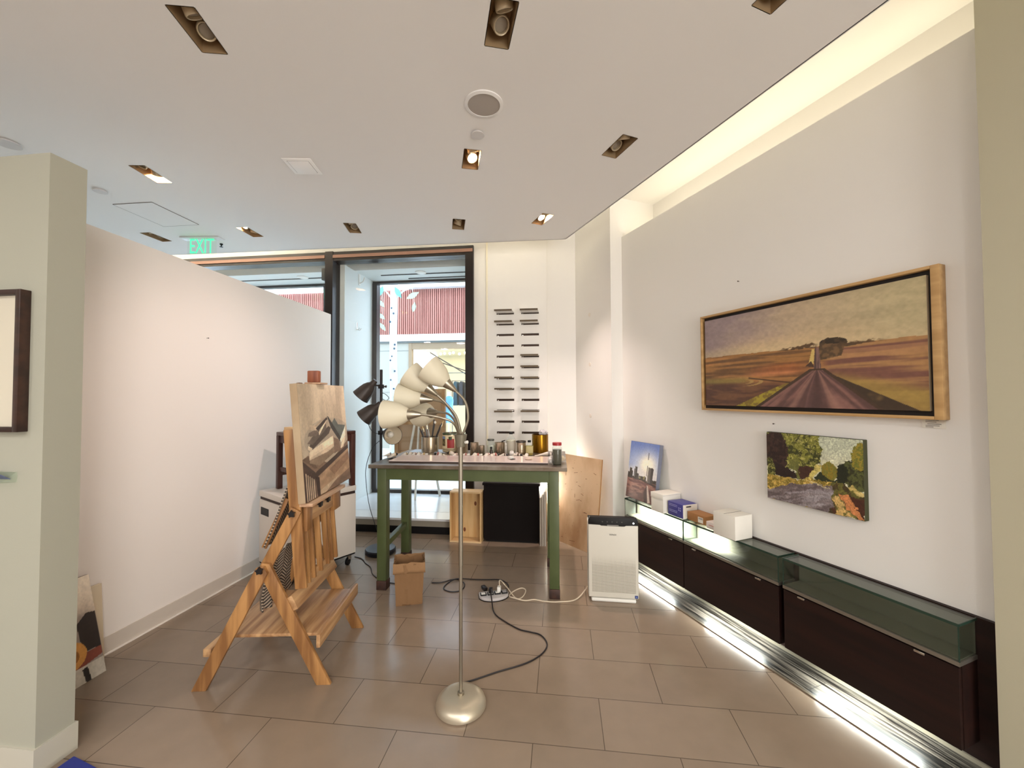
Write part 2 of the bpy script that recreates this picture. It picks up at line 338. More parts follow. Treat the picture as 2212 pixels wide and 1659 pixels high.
def lane_picture(u, v):
    u0, v0 = u, v
    u = u0 + .05 * (fbm(u0 * 22, v0 * 18, 71) - .5) + .02 * (fbm(u0 * 70, v0 * 60, 75) - .5); v = v0 + .06 * (fbm(u0 * 22, v0 * 18, 73) - .5) + .03 * (fbm(u0 * 70, v0 * 60, 77) - .5)
    n = fbm(u * 8, v * 7, 13); f = fbm(u * 34, v * 26, 19); ff = fbm(u * 80, v * 60, 29)
    img = full(u, (168, 172, 150)) * (1 + .08 * (n - .5))[..., None]
    img = mix(img, full(u, (186, 184, 158)), ss(.9, .6, v))
    g3 = fbm(u * 16, v * 14, 39)
    leaf = mix(mix(full(u, (112, 112, 44)), full(u, (52, 54, 20)), ss(.4, .58, f * .6 + g3 * .4)), full(u, (158, 150, 88)), ss(.56, .7, ff) * .8)
    crown = ((u - .36) / .27) ** 2 + ((v - .78) / .32) ** 2 + .7 * (fbm(u * 14, v * 12, 33) - .5)
    img = mix(img, leaf, (crown < 1).astype(float))
    img = mix(img, leaf, poly(u, v, [(0, 1.01), (0, .5), (.36, .5), (.40, 1.01)]))
    dark = mix(full(u, (56, 36, 30)), full(u, (36, 22, 18)), ss(.4, .6, f))
    img = mix(img, dark, ((((u - .1) / .16) ** 2 + ((v - .72) / .3) ** 2 + .4 * (f - .5)) < 1).astype(float))
    img = mix(img, full(u, (34, 20, 17)), poly(u, v, [(.08, .38), (.1, .56), (.2, .52), (.36, .44), (.36, .37), (.2, .35)]))
    img = mix(img, full(u, (58, 34, 26)), poly(u, v, [(.38, .37), (.38, .56), (.46, .58), (.53, .55), (.47, .40)]))
    img = mix(img, leaf * .95, poly(u, v, [(.0, .6), (0, .3), (.09, .3), (.1, .52), (.06, .62)]))
    img = mix(img, full(u, (96, 96, 46)), poly(u, v, [(.27, .60), (.36, .66), (.39, .42), (.37, .34), (.35, .46), (.27, .5)]))
    img = mix(img, full(u, (176, 160, 84)), poly(u, v, [(.45, .38), (.55, .60), (.62, .62), (.56, .5), (.52, .38)]) * .9)
    bush = ((u - .69) / .09) ** 2 + ((v - .55) / .11) ** 2 + .6 * (f - .5)
    img = mix(img, mix(full(u, (132, 112, 34)), full(u, (98, 96, 40)), ss(.4, .6, ff)), (bush < 1).astype(float))
    img = mix(img, full(u, (38, 44, 26)), poly(u, v, [(.55, .42), (.58, .53), (.63, .50), (.68, .44), (.75, .44), (.8, .46), (.78, .38), (.6, .40)]))
    rt = ((u - .93) / .14) ** 2 + ((v - .56) / .20) ** 2 + .7 * (f - .5)
    img = mix(img, mix(full(u, (74, 78, 40)), full(u, (44, 44, 24)), ss(.45, .6, f)), (rt < 1).astype(float))
    img = mix(img, mix(full(u, (146, 128, 44)), full(u, (90, 92, 36)), ss(.4, .6, ff)), (((((u - .98) / .09) ** 2 + ((v - .78) / .17) ** 2 + .5 * (f - .5))) < 1).astype(float))
    img = mix(img, full(u, (28, 32, 18)), (((((u - .81) / .05) ** 2 + ((v - .54) / .14) ** 2) + .4 * (ff - .5)) < 1).astype(float))
    # ground
    gr = mix(mix(full(u, (170, 140, 66)), full(u, (112, 96, 34)), ss(.4, .6, fbm(u * 20, v * 40, 51))), full(u, (196, 176, 110)), ss(.6, .75, ff) * .6)
    top = .36 + .05 * ss(.35, .5, u) + .02 * (f - .5)
    img = mix(img, gr, (v < top).astype(float) * (u < .8))
    img = mix(img, mix(full(u, (92, 88, 40)), full(u, (62, 50, 28)), ss(.4, .6, f)), poly(u, v, [(.70, .40), (.8, .42), (1.01, .28), (1.01, -.01), (.66, -.01), (.70, .2)]))
    img = mix(img, full(u, (190, 166, 96)), poly(u, v, [(.86, .36), (1.0, .28), (1.0, .34), (.9, .42)]) * .8)
    img = mix(img, full(u, (180, 116, 70)), poly(u, v, [(.78, .27), (.87, .28), (1.0, .02), (.95, .0), (.84, .1)]))
    img = mix(img, full(u, (188, 156, 96)), poly(u, v, [(.7, .22), (.77, .25), (.84, .1), (.92, .0), (.72, .0), (.76, .1)]) * ss(.3, .6, f))
    img = mix(img, full(u, (66, 36, 24)), poly(u, v, [(.87, .27), (1.01, .26), (1.01, .02), (.98, .04)]))
    img = mix(img, full(u, (70, 40, 24)), poly(u, v, [(.64, .12), (.70, .12), (.76, .03), (.74, -.01), (.70, .07)]))
    rd = poly(u, v, [(-.01, .13), (.28, .27), (.58, .35), (.72, .36), (.73, .30), (.70, .2), (.72, .08), (.66, -.01), (-.01, -.01)])
    a = v + u * -.35
    rc = mix(full(u, (122, 112, 112)), full(u, (92, 80, 80)), ss(.35, .6, fbm(u * 3, a * 18, 61)))
    rc = mix(rc, full(u, (148, 142, 146)), ss(.55, .75, fbm(u * 4 + 9, a * 16, 63)) * .7)
    img = mix(img, rc, rd)
    img = mix(img, full(u, (190, 180, 140)), poly(u, v, [(.45, .36), (.7, .31), (.70, .33), (.5, .375)]) * .7)
    return img * (1 + .5 * (ff - .5) + .3 * (fbm(u0 * 130, v0 * 90, 93) - .5))[..., None]
def tower_picture(u, v):
    f = fbm(u * 20, v * 26, 7); ff = fbm(u * 60, v * 60, 15)
    sky = mix(full(u, (150, 164, 196)), full(u, (96, 116, 172)), ss(.6, 1, v + .1 * (fbm(u * 5, v * 5, 3) - .5)))
    gl = np.exp(-(((u - .66) / .3) ** 2 + ((v - .62) / .2) ** 2))
    img = mix(sky, full(u, (236, 228, 206)), np.clip(gl * 1.15, 0, 1))
    img = mix(img, full(u, (214, 206, 196)), ss(.62, .46, v) * .7)
    wat = mix(full(u, (142, 100, 88)), full(u, (96, 62, 56)), ss(.35, .65, fbm(u * 6, v * 34, 21)))
    wat = mix(wat, full(u, (70, 48, 44)), ss(.25, .0, v) * .6)
    img = mix(img, wat, (v < .36).astype(float))
    img = mix(img, full(u, (60, 44, 38)), poly(u, v, [(0, .36), (0, .40), (1, .33), (1, .29), (.5, .345)]))
    bl = np.zeros_like(u)
    for a, b, t in ((0, .09, .45), (.06, .14, .52), (.13, .18, .47), (.22, .25, .52), (.25, .33, .565), (.32, .40, .45), (.4, .66, .42), (.85, 1, .40)):
        bl = np.maximum(bl, ((u > a) & (u < b) & (v < t + .03 * (f - .5)) & (v > .345)).astype(float))
    img = mix(img, mix(full(u, (66, 56, 44)), full(u, (44, 36, 32)), ss(.4, .6, ff)), bl)
    img = mix(img, full(u, (132, 122, 84)), (((v > .37) & (v < .43) & (u > .4) & (u < .66))).astype(float) * ss(.5, .6, f))
    img = mix(img, full(u, (92, 84, 80)), poly(u, v, [(.69, .34), (.70, .60), (.88, .58), (.86, .33)]))
    img = mix(img, full(u, (132, 122, 112)), poly(u, v, [(.69, .34), (.70, .60), (.73, .60), (.72, .34)]))
    img = mix(img, full(u, (60, 52, 50)), poly(u, v, [(.80, .60), (.84, .60), (.88, .58), (.86, .33), (.8, .33)]))
    img = mix(img, full(u, (58, 58, 66)), ((np.abs(u - .675) < .012) & (v > .72) & (v < .84)).astype(float))
    img = mix(img, full(u, (98, 90, 82)), ((np.abs(u - .668) < .010) & (v > .44) & (v < .62)).astype(float))
    img = mix(img, full(u, (182, 164, 154)), poly(u, v, [(.70, .29), (.74, .29), (.86, .02), (.78, .0)]))
    img = mix(img, full(u, (56, 40, 38)), poly(u, v, [(.62, .16), (.70, .29), (.71, .27), (.76, 0), (.66, 0)]) * .8)
    return img * (1 + .16 * (ff - .5))[..., None]
def books_picture(u, v):
    n = fbm(u * 5, v * 3, 5); f = fbm(u * 24, v * 30, 9); ff = fbm(u * 70, v * 60, 19)
    img = mix(full(u, (186, 164, 134)), full(u, (160, 138, 110)), ss(.4, .7, fbm(u * 6, v * 1.6, 3)))
    img = mix(img, full(u, (150, 132, 110)), ss(.62, .45, v) * .6 * ss(.2, .8, n + .2))
    img = mix(img, full(u, (124, 110, 96)), ((((u - .55) / .5) ** 2 + ((v - .5) / .18) ** 2) < 1) * .35)
    P = lambda c, pts, k=1.0: mix(img, full(u, c) * (1 + .35 * (fbm(u * 9, v * 22, 41) - .5))[..., None], poly(u, v, pts) * k)
    # table
    img = P((112, 84, 64), [(0, .36), (.10, .38), (.5, .25), (.95, .40), (1, .42), (1, 0), (0, 0)])
    img = P((96, 70, 52), [(0, .36), (.12, .37), (.26, .245), (.2, .25)])
    img = P((66, 48, 40), [(.0, .345), (.22, .21), (.24, .22), (1.0, .37), (1, .33), (.25, .17), (.2, .17), (0, .31)])
    img = P((150, 114, 82), [(.27, .17), (1, .33), (1, .12), (.62, .06), (.28, -.01)])
    img = P((128, 92, 66), [(.5, .19), (1, .30), (1, .22), (.6, .12)])
    img = P((160, 134, 104), [(.28, .04), (.75, .10), (.4, .0), (.28, 0)])
    img = P((70, 48, 40), [(.0, .31), (.2, .17), (.2, -.01), (0, -.01)])
    for k in range(5):
        x = .03 + k * .034
        img = P((168, 142, 112), [(x, .24 - k * .018), (x + .018, .23 - k * .018), (x + .018, 0), (x, 0)])
    img = P((58, 40, 34), [(.2, .18), (.28, .16), (.28, -.01), (.23, -.01)])
    # stack of books
    img = P((128, 102, 78), [(.14, .38), (.12, .31), (.30, .26), (.64, .33), (.66, .42)])
    img = P((182, 156, 124), [(.12, .335), (.12, .40), (.64, .47), (.64, .39), (.5, .36)])
    img = P((202, 178, 146), [(.14, .41), (.12, .35), (.62, .42), (.64, .50)])
    img = P((74, 60, 52), [(.13, .45), (.16, .41), (.55, .53), (.60, .58), (.55, .60), (.2, .50)])
    img = P((98, 82, 70), [(.10, .48), (.2, .46), (.5, .58), (.5, .63), (.2, .53)])
    img = P((188, 164, 134), [(.1, .43), (.17, .405), (.19, .43), (.12, .46)])
    img = P((110, 92, 78), [(.12, .54), (.28, .53), (.33, .56), (.28, .59), (.14, .57)])
    img = P((178, 152, 122), [(.13, .60), (.28, .58), (.31, .63), (.16, .635)])
    img = P((60, 48, 42), [(.28, .60), (.52, .69), (.54, .67), (.32, .57)])
    img = P((206, 184, 150), [(.33, .56), (.34, .53), (.52, .66), (.50, .655)])
    img = P((150, 126, 100), [(.25, .62), (.42, .68), (.5, .69), (.3, .615)])
    img = P((84, 88, 82), [(.62, .62), (.7, .67), (.78, .60), (.96, .58), (.86, .45), (.8, .44)])
    img = P((58, 54, 50), [(.53, .70), (.56, .69), (.84, .45), (.80, .42), (.6, .58)])
    img = P((210, 192, 164), [(.80, .44), (.96, .57), (.95, .47), (.82, .41)])
    img = P((196, 172, 140), [(.80, .35), (.86, .44), (.95, .46), (.88, .36)])
    img = P((110, 84, 66), [(.64, .32), (.65, .48), (.78, .44), (.80, .34)])
    img = img * .72 + img.mean(-1, keepdims=True) * .28
    return img * (1 + .14 * (ff - .5))[..., None]
def bird_picture(u, v):
    f = fbm(u * 12, v * 12, 9); ff = fbm(u * 50, v * 50, 3)
    img = mix(full(u, (190, 176, 158)), full(u, (216, 204, 186)), ss(.6, 1, v))
    img = mix(img, full(u, (120, 108, 100)), ss(.75, .5, v + .2 * (f - .5)) * .8)
    img = mix(img, full(u, (44, 36, 32)), poly(u, v, [(.78, .56), (.80, .28), (1, .27), (1, .62), (.9, .64)]))
    img = mix(img, full(u, (120, 62, 48)), poly(u, v, [(.7, .27), (1, .27), (1, .19), (.7, .14)]))
    img = mix(img, full(u, (180, 172, 160)), ((v < .16)).astype(float))
    img = mix(img, full(u, (186, 132, 66)), (((((u - .67) / .17) ** 2 + ((v - .29) / .13) ** 2) < 1)).astype(float))
    img = mix(img, full(u, (134, 86, 36)), (((((u - .66) / .10) ** 2 + ((v - .28) / .07) ** 2) < 1)).astype(float))
    img = mix(img, full(u, (40, 34, 32)), poly(u, v, [(.76, .13), (.82, .14), (.84, -.01), (.78, -.01)]))
    return img * (1 + .15 * (ff - .5))[..., None]
def meadow_picture(u, v):
    f = fbm(u * 12, v * 12, 4)
    img = mix(full(u, (120, 150, 168)), full(u, (160, 178, 176)), ss(1, .7, v))
    img = mix(img, mix(full(u, (70, 78, 40)), full(u, (118, 116, 60)), ss(.35, .65, f)), ss(.78, .72, v + .1 * (f - .5)))
    img = mix(img, full(u, (150, 122, 62)), ss(.22, .15, v))
    return img
def picture(name, m, fn, w_, h_, nx, ny, parent, gain=1.3, origin=(0, 0, 0), ux=(1, 0, 0), uz=(0, 0, 1)):
    """Flat grid in the plane ux/uz, origin = lower left corner, with the picture's pigment as a colour attribute."""
    us, vs = np.meshgrid(np.linspace(0, 1, nx + 1), np.linspace(0, 1, ny + 1)); O = np.array(origin, float)
    co = O + us[..., None] * np.array(ux, float) * w_ + vs[..., None] * np.array(uz, float) * h_
    idx = np.arange((nx + 1) * (ny + 1)).reshape(ny + 1, nx + 1)
    q = np.stack([idx[:-1, :-1], idx[:-1, 1:], idx[1:, 1:], idx[1:, :-1]], -1).reshape(-1, 4)
    me = bpy.data.meshes.new(name); me.from_pydata(co.reshape(-1, 3).tolist(), [], q.tolist())
    c = np.clip(fn(us, vs), 0, 255) / 255.0
    l = np.where(c <= .04045, c / 12.92, ((c + .055) / 1.055) ** 2.4) * gain
    rgba = np.concatenate([np.clip(l, 0, .95), np.ones(l.shape[:2] + (1,))], -1).astype(np.float32)
    at = me.color_attributes.new('paint', 'FLOAT_COLOR', 'POINT'); at.data.foreach_set('color', rgba.reshape(-1))
    me.materials.append(m); o = bpy.data.objects.new(name, me); col.objects.link(o)
    if parent is not None: o.parent = parent
    return o
OIL = painted('oil_paint', .45); FADE = painted('matte_paint', .7)
# ------------------------------------------------------------------ the setting
TILE = tile_mat(); PLANK = plank_mat()
struct(MB().box(-6.1, 5.2, -4.2, 4.6, -.1, 0).build('floor', TILE, smooth=False))
struct(MB().box(2.10, 2.9, -6, 3.18, -.05, .003).build('floor_planks', PLANK, rotz=TH, smooth=False))
struct(MB().box(2.085, 2.10, -6, 3.2, -.02, .005).build('trim_1', mat('brass_edge_trim', S(120, 108, 92), .4, .5), rotz=TH, smooth=False))
struct(MB().box(2.315, 2.343, .82, 3.18, .003, .020).build('trim_2', mat('cream_base_trim', S(128, 120, 104), .5), rotz=TH, smooth=False))

# dropped ceiling with openings for the recessed lights
DL = [  # x, y, yaw, lit lamp (None/0/1), tilt sign, words
    (-1.490, 1.492, 12.6, None, 1, 'unlit double ceiling downlight, large, above the near left column', 1),
    (-.236, 1.620, 18.0, None, 1, 'unlit double ceiling downlight cut by the top edge of the photo, nearest the middle', 1),
    (-2.781, 2.440, 7.5, 1, -1, 'ceiling downlight with one glowing lamp, leftmost beside the near left column', 1),
    (-2.860, 3.434, 3.0, 0, -1, 'ceiling downlight with one glowing lamp, right of the green exit sign', 1),
    (-3.834, 3.424, 0.0, None, 1, 'dark ceiling downlight just left of the green exit sign', 1),
    (-1.873, 3.470, 14.0, None, 1, 'unlit ceiling downlight in the far row, above the left end of the window', 1),
    (-.898, 3.515, 16.7, None, -1, 'unlit ceiling downlight in the far row, above the right end of the window', 1),
    (-.566, 2.547, 17.7, 1, 1, 'brightly glowing ceiling downlight in front of the round speaker grille', 1),
    (.365, 2.529, 28.0, None, 1, 'unlit double ceiling downlight nearest the cove along the right wall', 1),
    (-.151, 3.504, 30.0, 1, 1, 'ceiling downlight with one glowing lamp, far right near the ceiling corner', 1),
    (.850, 1.585, 28.0, None, 1, 'ceiling downlight only just showing at the top edge of the photo', 1)]
DW, DH = .052, .110
def rect_at(x, y, yaw, hx, hy):
    c, s = math.cos(R(yaw)), math.sin(R(yaw))
    return [(x + c * a - s * b, y + s * a + c * b) for a, b in ((-hx, -hy), (hx, -hy), (hx, hy), (-hx, hy))]
bm = bmesh.new(); edges = []
cr = RN * 1.918 + RD * -5.0
outer = [(-6.0, 3.835), (.055, 3.985), (cr.x, cr.y), (cr.x, -4.1), (-6.0, -4.1)]
for lp in [outer] + [rect_at(d[0], d[1], d[2], DW, DH) for d in DL]:
    vs = [bm.verts.new((x, y, 3.0)) for x, y in lp]
    edges += [bm.edges.new((vs[i], vs[(i + 1) % len(vs)])) for i in range(len(vs))]
bmesh.ops.triangle_fill(bm, use_beauty=True, use_dissolve=False, edges=edges, normal=(0, 0, -1))
for f in bm.faces:
    if f.normal.z > 0: f.normal_flip()
me = bpy.data.meshes.new('ceiling'); bm.to_mesh(me); bm.free(); me.materials.append(CEIL)
ceil = bpy.data.objects.new('ceiling', me); col.objects.link(ceil); struct(ceil)
f = MB()
f.beam((-6, 3.835, 3.06), (.055, 3.985, 3.06), .12, .012, side=(0, 1, 0)); f.beam((.055, 3.985, 3.06), (cr.x, cr.y, 3.06), .12, .012, side=RN)
struct(f.build('trim_3', CEIL, smooth=False))
struct(MB().box(-6.1, 5.2, -4.2, 5.4, 3.335, 3.43).build('ceiling_upper', WALL, smooth=False))

# room shell
struct(MB().box(-6.12, -6.0, -4.2, 5.4, 0, 3.33).build('wall_far_left', WALL, smooth=False))
struct(MB().box(-6.0, 5.2, -4.2, -4.1, 0, 3.33).build('wall_rear', WALL, smooth=False))
struct(MB().box(2.343, 2.46, .8, 3.18, 0, 2.962).build('wall_right', WALL, rotz=TH, smooth=False))
struct(MB().box(2.72, 2.86, .8, 3.3, 0, 3.335).build('wall_right_upper', WALL, rotz=TH, smooth=False))
struct(MB().box(2.26, 2.86, -6.2, .8, 0, 3.335).build('wall_right_near', mat('shaded_side_paint', S(180, 174, 150), .6, bump=(180, .05)), rotz=TH, smooth=False))  # khaki paint, darkened to stand in for the weaker light on this face
struct(MB().box(2.217, 2.95, 3.18, 4.3, 0, 3.335).build('wall_corner', WALL, rotz=TH, smooth=False))
struct(MB().box(-.953, .32, 4.42, 4.56, 0, 3.335).build('wall_back', WALL, smooth=False))
struct(MB().box(-6.0, -.953, 4.42, 4.5, 3.135, 3.335).build('wall_back_header', WALL, smooth=False))
# free-standing partition on the left and the column end in front of it
pw = MB()
a = [(-2.625, 1.2), (-2.556, 4.27), (-2.676, 4.275), (-2.745, 1.2)]; zt = [2.455, 2.388, 2.388, 2.455]
lo = [pw.bm.verts.new((x, y, 0)) for x, y in a]; hi = [pw.bm.verts.new((x, y, z)) for (x, y), z in zip(a, zt)]
pw.bm.faces.new(lo[::-1]); pw.bm.faces.new(hi)
for i in range(4): pw.bm.faces.new((lo[i], lo[(i + 1) % 4], hi[(i + 1) % 4], hi[i]))
struct(pw.build('wall_left', PARTW, smooth=False))
bb = MB(); bb.beam((-2.619, 1.5, .050), (-2.550, 4.24, .050), .10, .012, side=(1, 0, 0)); 
struct(bb.build('baseboard_left', mat('baseboard_paint', S(206, 196, 184), .5), smooth=False))
bb = MB(); bb.beam((-2.613, 1.5, .004), (-2.541, 4.24, .004), .008, .014, side=(1, 0, 0))
struct(bb.build('trim_4', mat('white_caulk', S(238, 232, 222), .5), smooth=False))
struct(MB().box(-5.0, -2.04, 1.385, 1.515, 0, 2.465).build('wall_near_left', mat('near_column_shade_paint', S(172, 171, 156), .6, bump=(150, .06)), smooth=False))  # grey-green paint; the dimness of this column front is put into its colour
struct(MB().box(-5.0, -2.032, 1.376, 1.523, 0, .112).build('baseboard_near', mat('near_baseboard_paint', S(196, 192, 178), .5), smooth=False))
# display window: platform, frames, divider, ceiling, glass
pl = MB().box(-5.98, -.86, 4.2, 5.33, .15, .172).build('window_platform', mat('platform_laminate', S(222, 224, 226), .18), smooth=False); struct(pl)
MB().box(-5.98, -.86, 4.215, 5.33, .085, .15).build('riser', mat('platform_riser', S(138, 130, 116), .5), pl, smooth=False)
MB().box(-5.98, -.86, 4.24, 5.33, 0, .085).build('toe_kick', BLACK, pl, smooth=False)
HT = mat('bronze_head_face', S(150, 112, 96), .4, metal=.2)
f = MB(); f.box(-2.60, -.953, 4.38, 4.52, 3.03, 3.135); f.box(-1.045, -.953, 4.38, 4.52, .172, 3.03)
w1 = struct(f.build('window_1', BRONZE, smooth=False))
MB().box(-2.60, -.96, 4.370, 4.382, 3.062, 3.098).build('head_face', HT, w1, smooth=False)
MB().box(-2.60, -1.045, 4.45, 4.458, .172, 3.03).build('pane', PANE, w1, smooth=False)
f = MB(); f.box(-2.695, -2.60, 4.372, 4.53, .172, 3.14); f.box(-6.0, -2.695, 4.38, 4.52, 3.03, 3.135)
w2 = struct(f.build('window_2', BRONZE, smooth=False))
MB().box(-6.0, -2.70, 4.368, 4.382, 3.062, 3.098).build('head_face', HT, w2, smooth=False)
MB().box(-6.0, -2.695, 4.45, 4.458, .172, 3.03).build('pane', PANE, w2, smooth=False)
f = MB(); f.box(-5.98, -.9, 5.26, 5.34, .172, .215); f.box(-5.98, -.9, 5.26, 5.34, 3.0, 3.07); f.box(-2.545, -2.475, 5.24, 5.34, .215, 3.0); f.box(-1.2, -1.1, 5.24, 5.34, .215, 3.0)
f.box(-3.275, -3.262, 5.28, 5.31, .215, 3.0); f.box(-4.3, -4.28, 5.28, 5.31, .215, 3.0)
w3 = struct(f.build('window_3', BRONZE, smooth=False))
MB().box(-5.98, -2.545, 5.29, 5.30, .215, 3.0).build('pane', PANE, w3, smooth=False)
MB().box(-2.475, -1.2, 5.29, 5.30, .215, 3.0).build('pane', PANE, w3, smooth=False)
DISP = mat('display_paint', S(214, 218, 214), .5)
struct(MB().box(-2.62, -2.54, 4.53, 5.25, .172, 3.03).build('wall_display', DISP, smooth=False))
struct(MB().box(-1.045, -.9, 4.56, 5.33, .172, 3.335).build('wall_display_right', DISP, smooth=False))
struct(MB().box(-5.98, -1.045, 4.76, 5.36, 3.03, 3.12).build('ceiling_display', DISP, smooth=False))
struct(MB().box(-5.98, -.86, 5.27, 5.42, 3.07, 3.9).build('wall_outer_header', DISP, smooth=False))
struct(MB().box(-2.6, -2.16, 4.78, 4.80, 3.11, 3.335).build('trim_5', mat('dark_void_panel', S(70, 68, 68), .6), smooth=False))
for k, (x0, x1, y) in enumerate(((-2.3, -1.05, 4.98), (-2.0, -1.05, 5.16), (-5.6, -2.8, 4.98))):
    struct(MB().box(x0, x1, y, y + .018, 3.022, 3.032).build('trim_%d' % (6 + k), BLACK, smooth=False))
# the mall passage outside
struct(MB().box(-12, 6, 5.34, 16, -.12, -.01).build('floor_outside', mat('pale_terrazzo', S(206, 208, 206), .35, noise=(3, .4, .6), c2=S(190, 192, 192)), smooth=False))

# ------------------------------------------------------------------ fittings on the ceiling
HOUS = mat('champagne_reflector', S(176, 150, 116), .35, metal=.4)
HOUS2 = mat('lamp_body', S(196, 180, 152), .45, metal=.3)
LENS = mat('unlit_lens', S(150, 140, 126), .25)
LIT = mat('lit_lens', S(255, 240, 220), .3, emit=(S(255, 226, 190), 120))
for x, y, yaw, lit, sg, words, _ in DL:
    t = thing('downlight', words, 'ceiling light', (x, y, 3.0), R(yaw), 'double recessed downlights in the ceiling')
    h = MB(); d = .10; th = .003
    h.box(-DW - th, -DW, -DH, DH, 0, d); h.box(DW, DW + th, -DH, DH, 0, d); h.box(-DW, DW, -DH - th, -DH, 0, d); h.box(-DW, DW, DH, DH + th, 0, d); h.box(-DW - th, DW + th, -DH - th, DH + th, d, d + th)
    h.build('housing', HOUS, t, smooth=False)
    for k, yy in enumerate((-.052, .052)):
        ax = R(28 * (1 if k == 0 else -1) * sg); ay = R(-18 if sg > 0 else 18)
        M = Matrix.Translation((0, yy, .062)) @ Euler((ax, ay, 0)).to_matrix().to_4x4()
        lp = MB().lathe([(.020, .034), (.034, .016), (.037, -.034), (.034, -.039), (.030, -.037), (.029, -.020)], 24, M, True, True).build('lamp', HOUS2, t)
        MB().lathe([(.0285, -.026), (.02, -.030), (.004, -.031)], 24, M).build('lens', LIT if lit == k else LENS, lp)
for loc, tgt, e, c, sp in (((-.50, 2.50, 2.97), (-2.64, 2.75, 1.15), 52, PINK, 60), ((-2.79, 2.39, 2.97), (-3.4, 2.0, 0), 40, NEUT, 70), ((-2.88, 3.39, 2.97), (-3.4, 3.6, 0), 40, NEUT, 70), ((-.13, 3.54, 2.97), (.08, 3.75, .2), 60, PINK, 75)):
    light('downlight_beam', 'SPOT', loc, e, c, target=tgt, spot=sp, blend=1.0, size=.035)
GRIL = mat('speaker_mesh', S(176, 166, 156), .7, bump=(900, .6))
t = thing('ceiling_speaker', 'round grey speaker grille with white ring on the ceiling', 'speaker', (-.39, 2.058, 3.0))
MB().lathe([(.100, 0), (.100, -.006), (.084, -.010), (.084, 0)], 48, None, False, False).build('ring', CEIL, t)
MB().lathe([(.085, -.001), (.085, -.007), (.03, -.010), (.004, -.0105)], 48).build('grille', GRIL, t)
def disc(x, y, r, words):
    o = MB().lathe([(r * .8, 0), (r * .8, -.006), (r, -.008), (r, -.012), (.004, -.013)], 32).build('sprinkler_cover', mat('grey_white_cap', S(206, 202, 200), .5), None, (x, y, 3.0))
    tag(o, words, 'sprinkler cover', 'round covers on the ceiling')
disc(-.470, 2.292, .038, 'small round white cap between the speaker grille and the glowing downlight')
disc(-3.365, 2.583, .042, 'small round cap on the ceiling right of the near left column')
disc(-3.275, 2.02, .06, 'round ceiling cap at the left edge of the photo above the column')
t = thing('access_panel', 'square white framed access panel in the ceiling left of the speaker', 'access panel', (-1.69, 2.476, 3.0), R(9))
MB().box(-.092, .092, -.094, .094, -.006, -.001, .002).build('panel_frame', mat('bright_panel_white', S(250, 248, 246), .5), t)
MB().box(-.066, .066, -.067, .067, -.009, -.005, .001).build('panel_door', mat('bright_panel_white', S(250, 248, 246), .5), t)
g = MB()
for x0, x1, y0, y1 in ((-.069, -.067, -.070, .070), (.067, .069, -.070, .070), (-.067, .067, -.070, -.068), (-.067, .067, .068, .070)): g.box(x0, x1, y0, y1, -.0068, -.0062)
g.build('joint_line', mat('panel_joint', S(150, 146, 146), .8), t, smooth=False)
t = thing('ceiling_hatch', 'large rounded access hatch outline in the ceiling near the exit sign', 'access hatch', (-3.345, 3.0, 3.0), R(1))
g = MB(); J = mat('hatch_joint', S(120, 112, 108), .8)
g.box(-.172, -.1695, -.213, .213, -.0042, -.0005); g.box(.1695, .172, -.213, .213, -.0042, -.0005); g.box(-.1695, .1695, -.213, -.2105, -.0042, -.0005); g.box(-.1695, .1695, .2105, .213, -.0042, -.0005)
g.build('gasket', J, t, smooth=False)
MB().box(-.169, .169, -.210, .210, -.0038, -.0008).build('hatch_door', CEIL, t, smooth=False)
tag(MB().lathe([(.014, 0), (.014, -.01), (.006, -.012), (.006, -.028), (.016, -.03), (.016, -.033)], 16).build('fire_sprinkler', BLACK, None, (-3.363, 3.66, 3.0)), 'tiny dark sprinkler head on the ceiling beside the exit sign', 'sprinkler')
# exit sign: clear hanging plate with green letters
t = thing('exit_sign', 'green EXIT sign hanging on a clear plate from the ceiling', 'exit sign', (-3.42, 3.5, 3.0), R(6))
MB().box(-.19, .19, -.045, .045, -.012, 0, .004).build('canopy', mat('canopy_white', S(214, 214, 214), .4), t)
MB().box(-.14, .14, -.004, .004, -.165, -.012).build('plate', glass('acrylic', (.96, 1, .97, 1)), t, smooth=False)
GRN = mat('exit_green', S(60, 205, 130), .4, emit=(S(60, 225, 140), .9))
text_mesh('lettering', 'EXIT', .155, GRN, t, Matrix.Translation((0, -.006, -.088)) @ Euler((R(90), 0, 0)).to_matrix().to_4x4() @ Matrix.Diagonal((.76, 1.34, 1, 1)), .001)
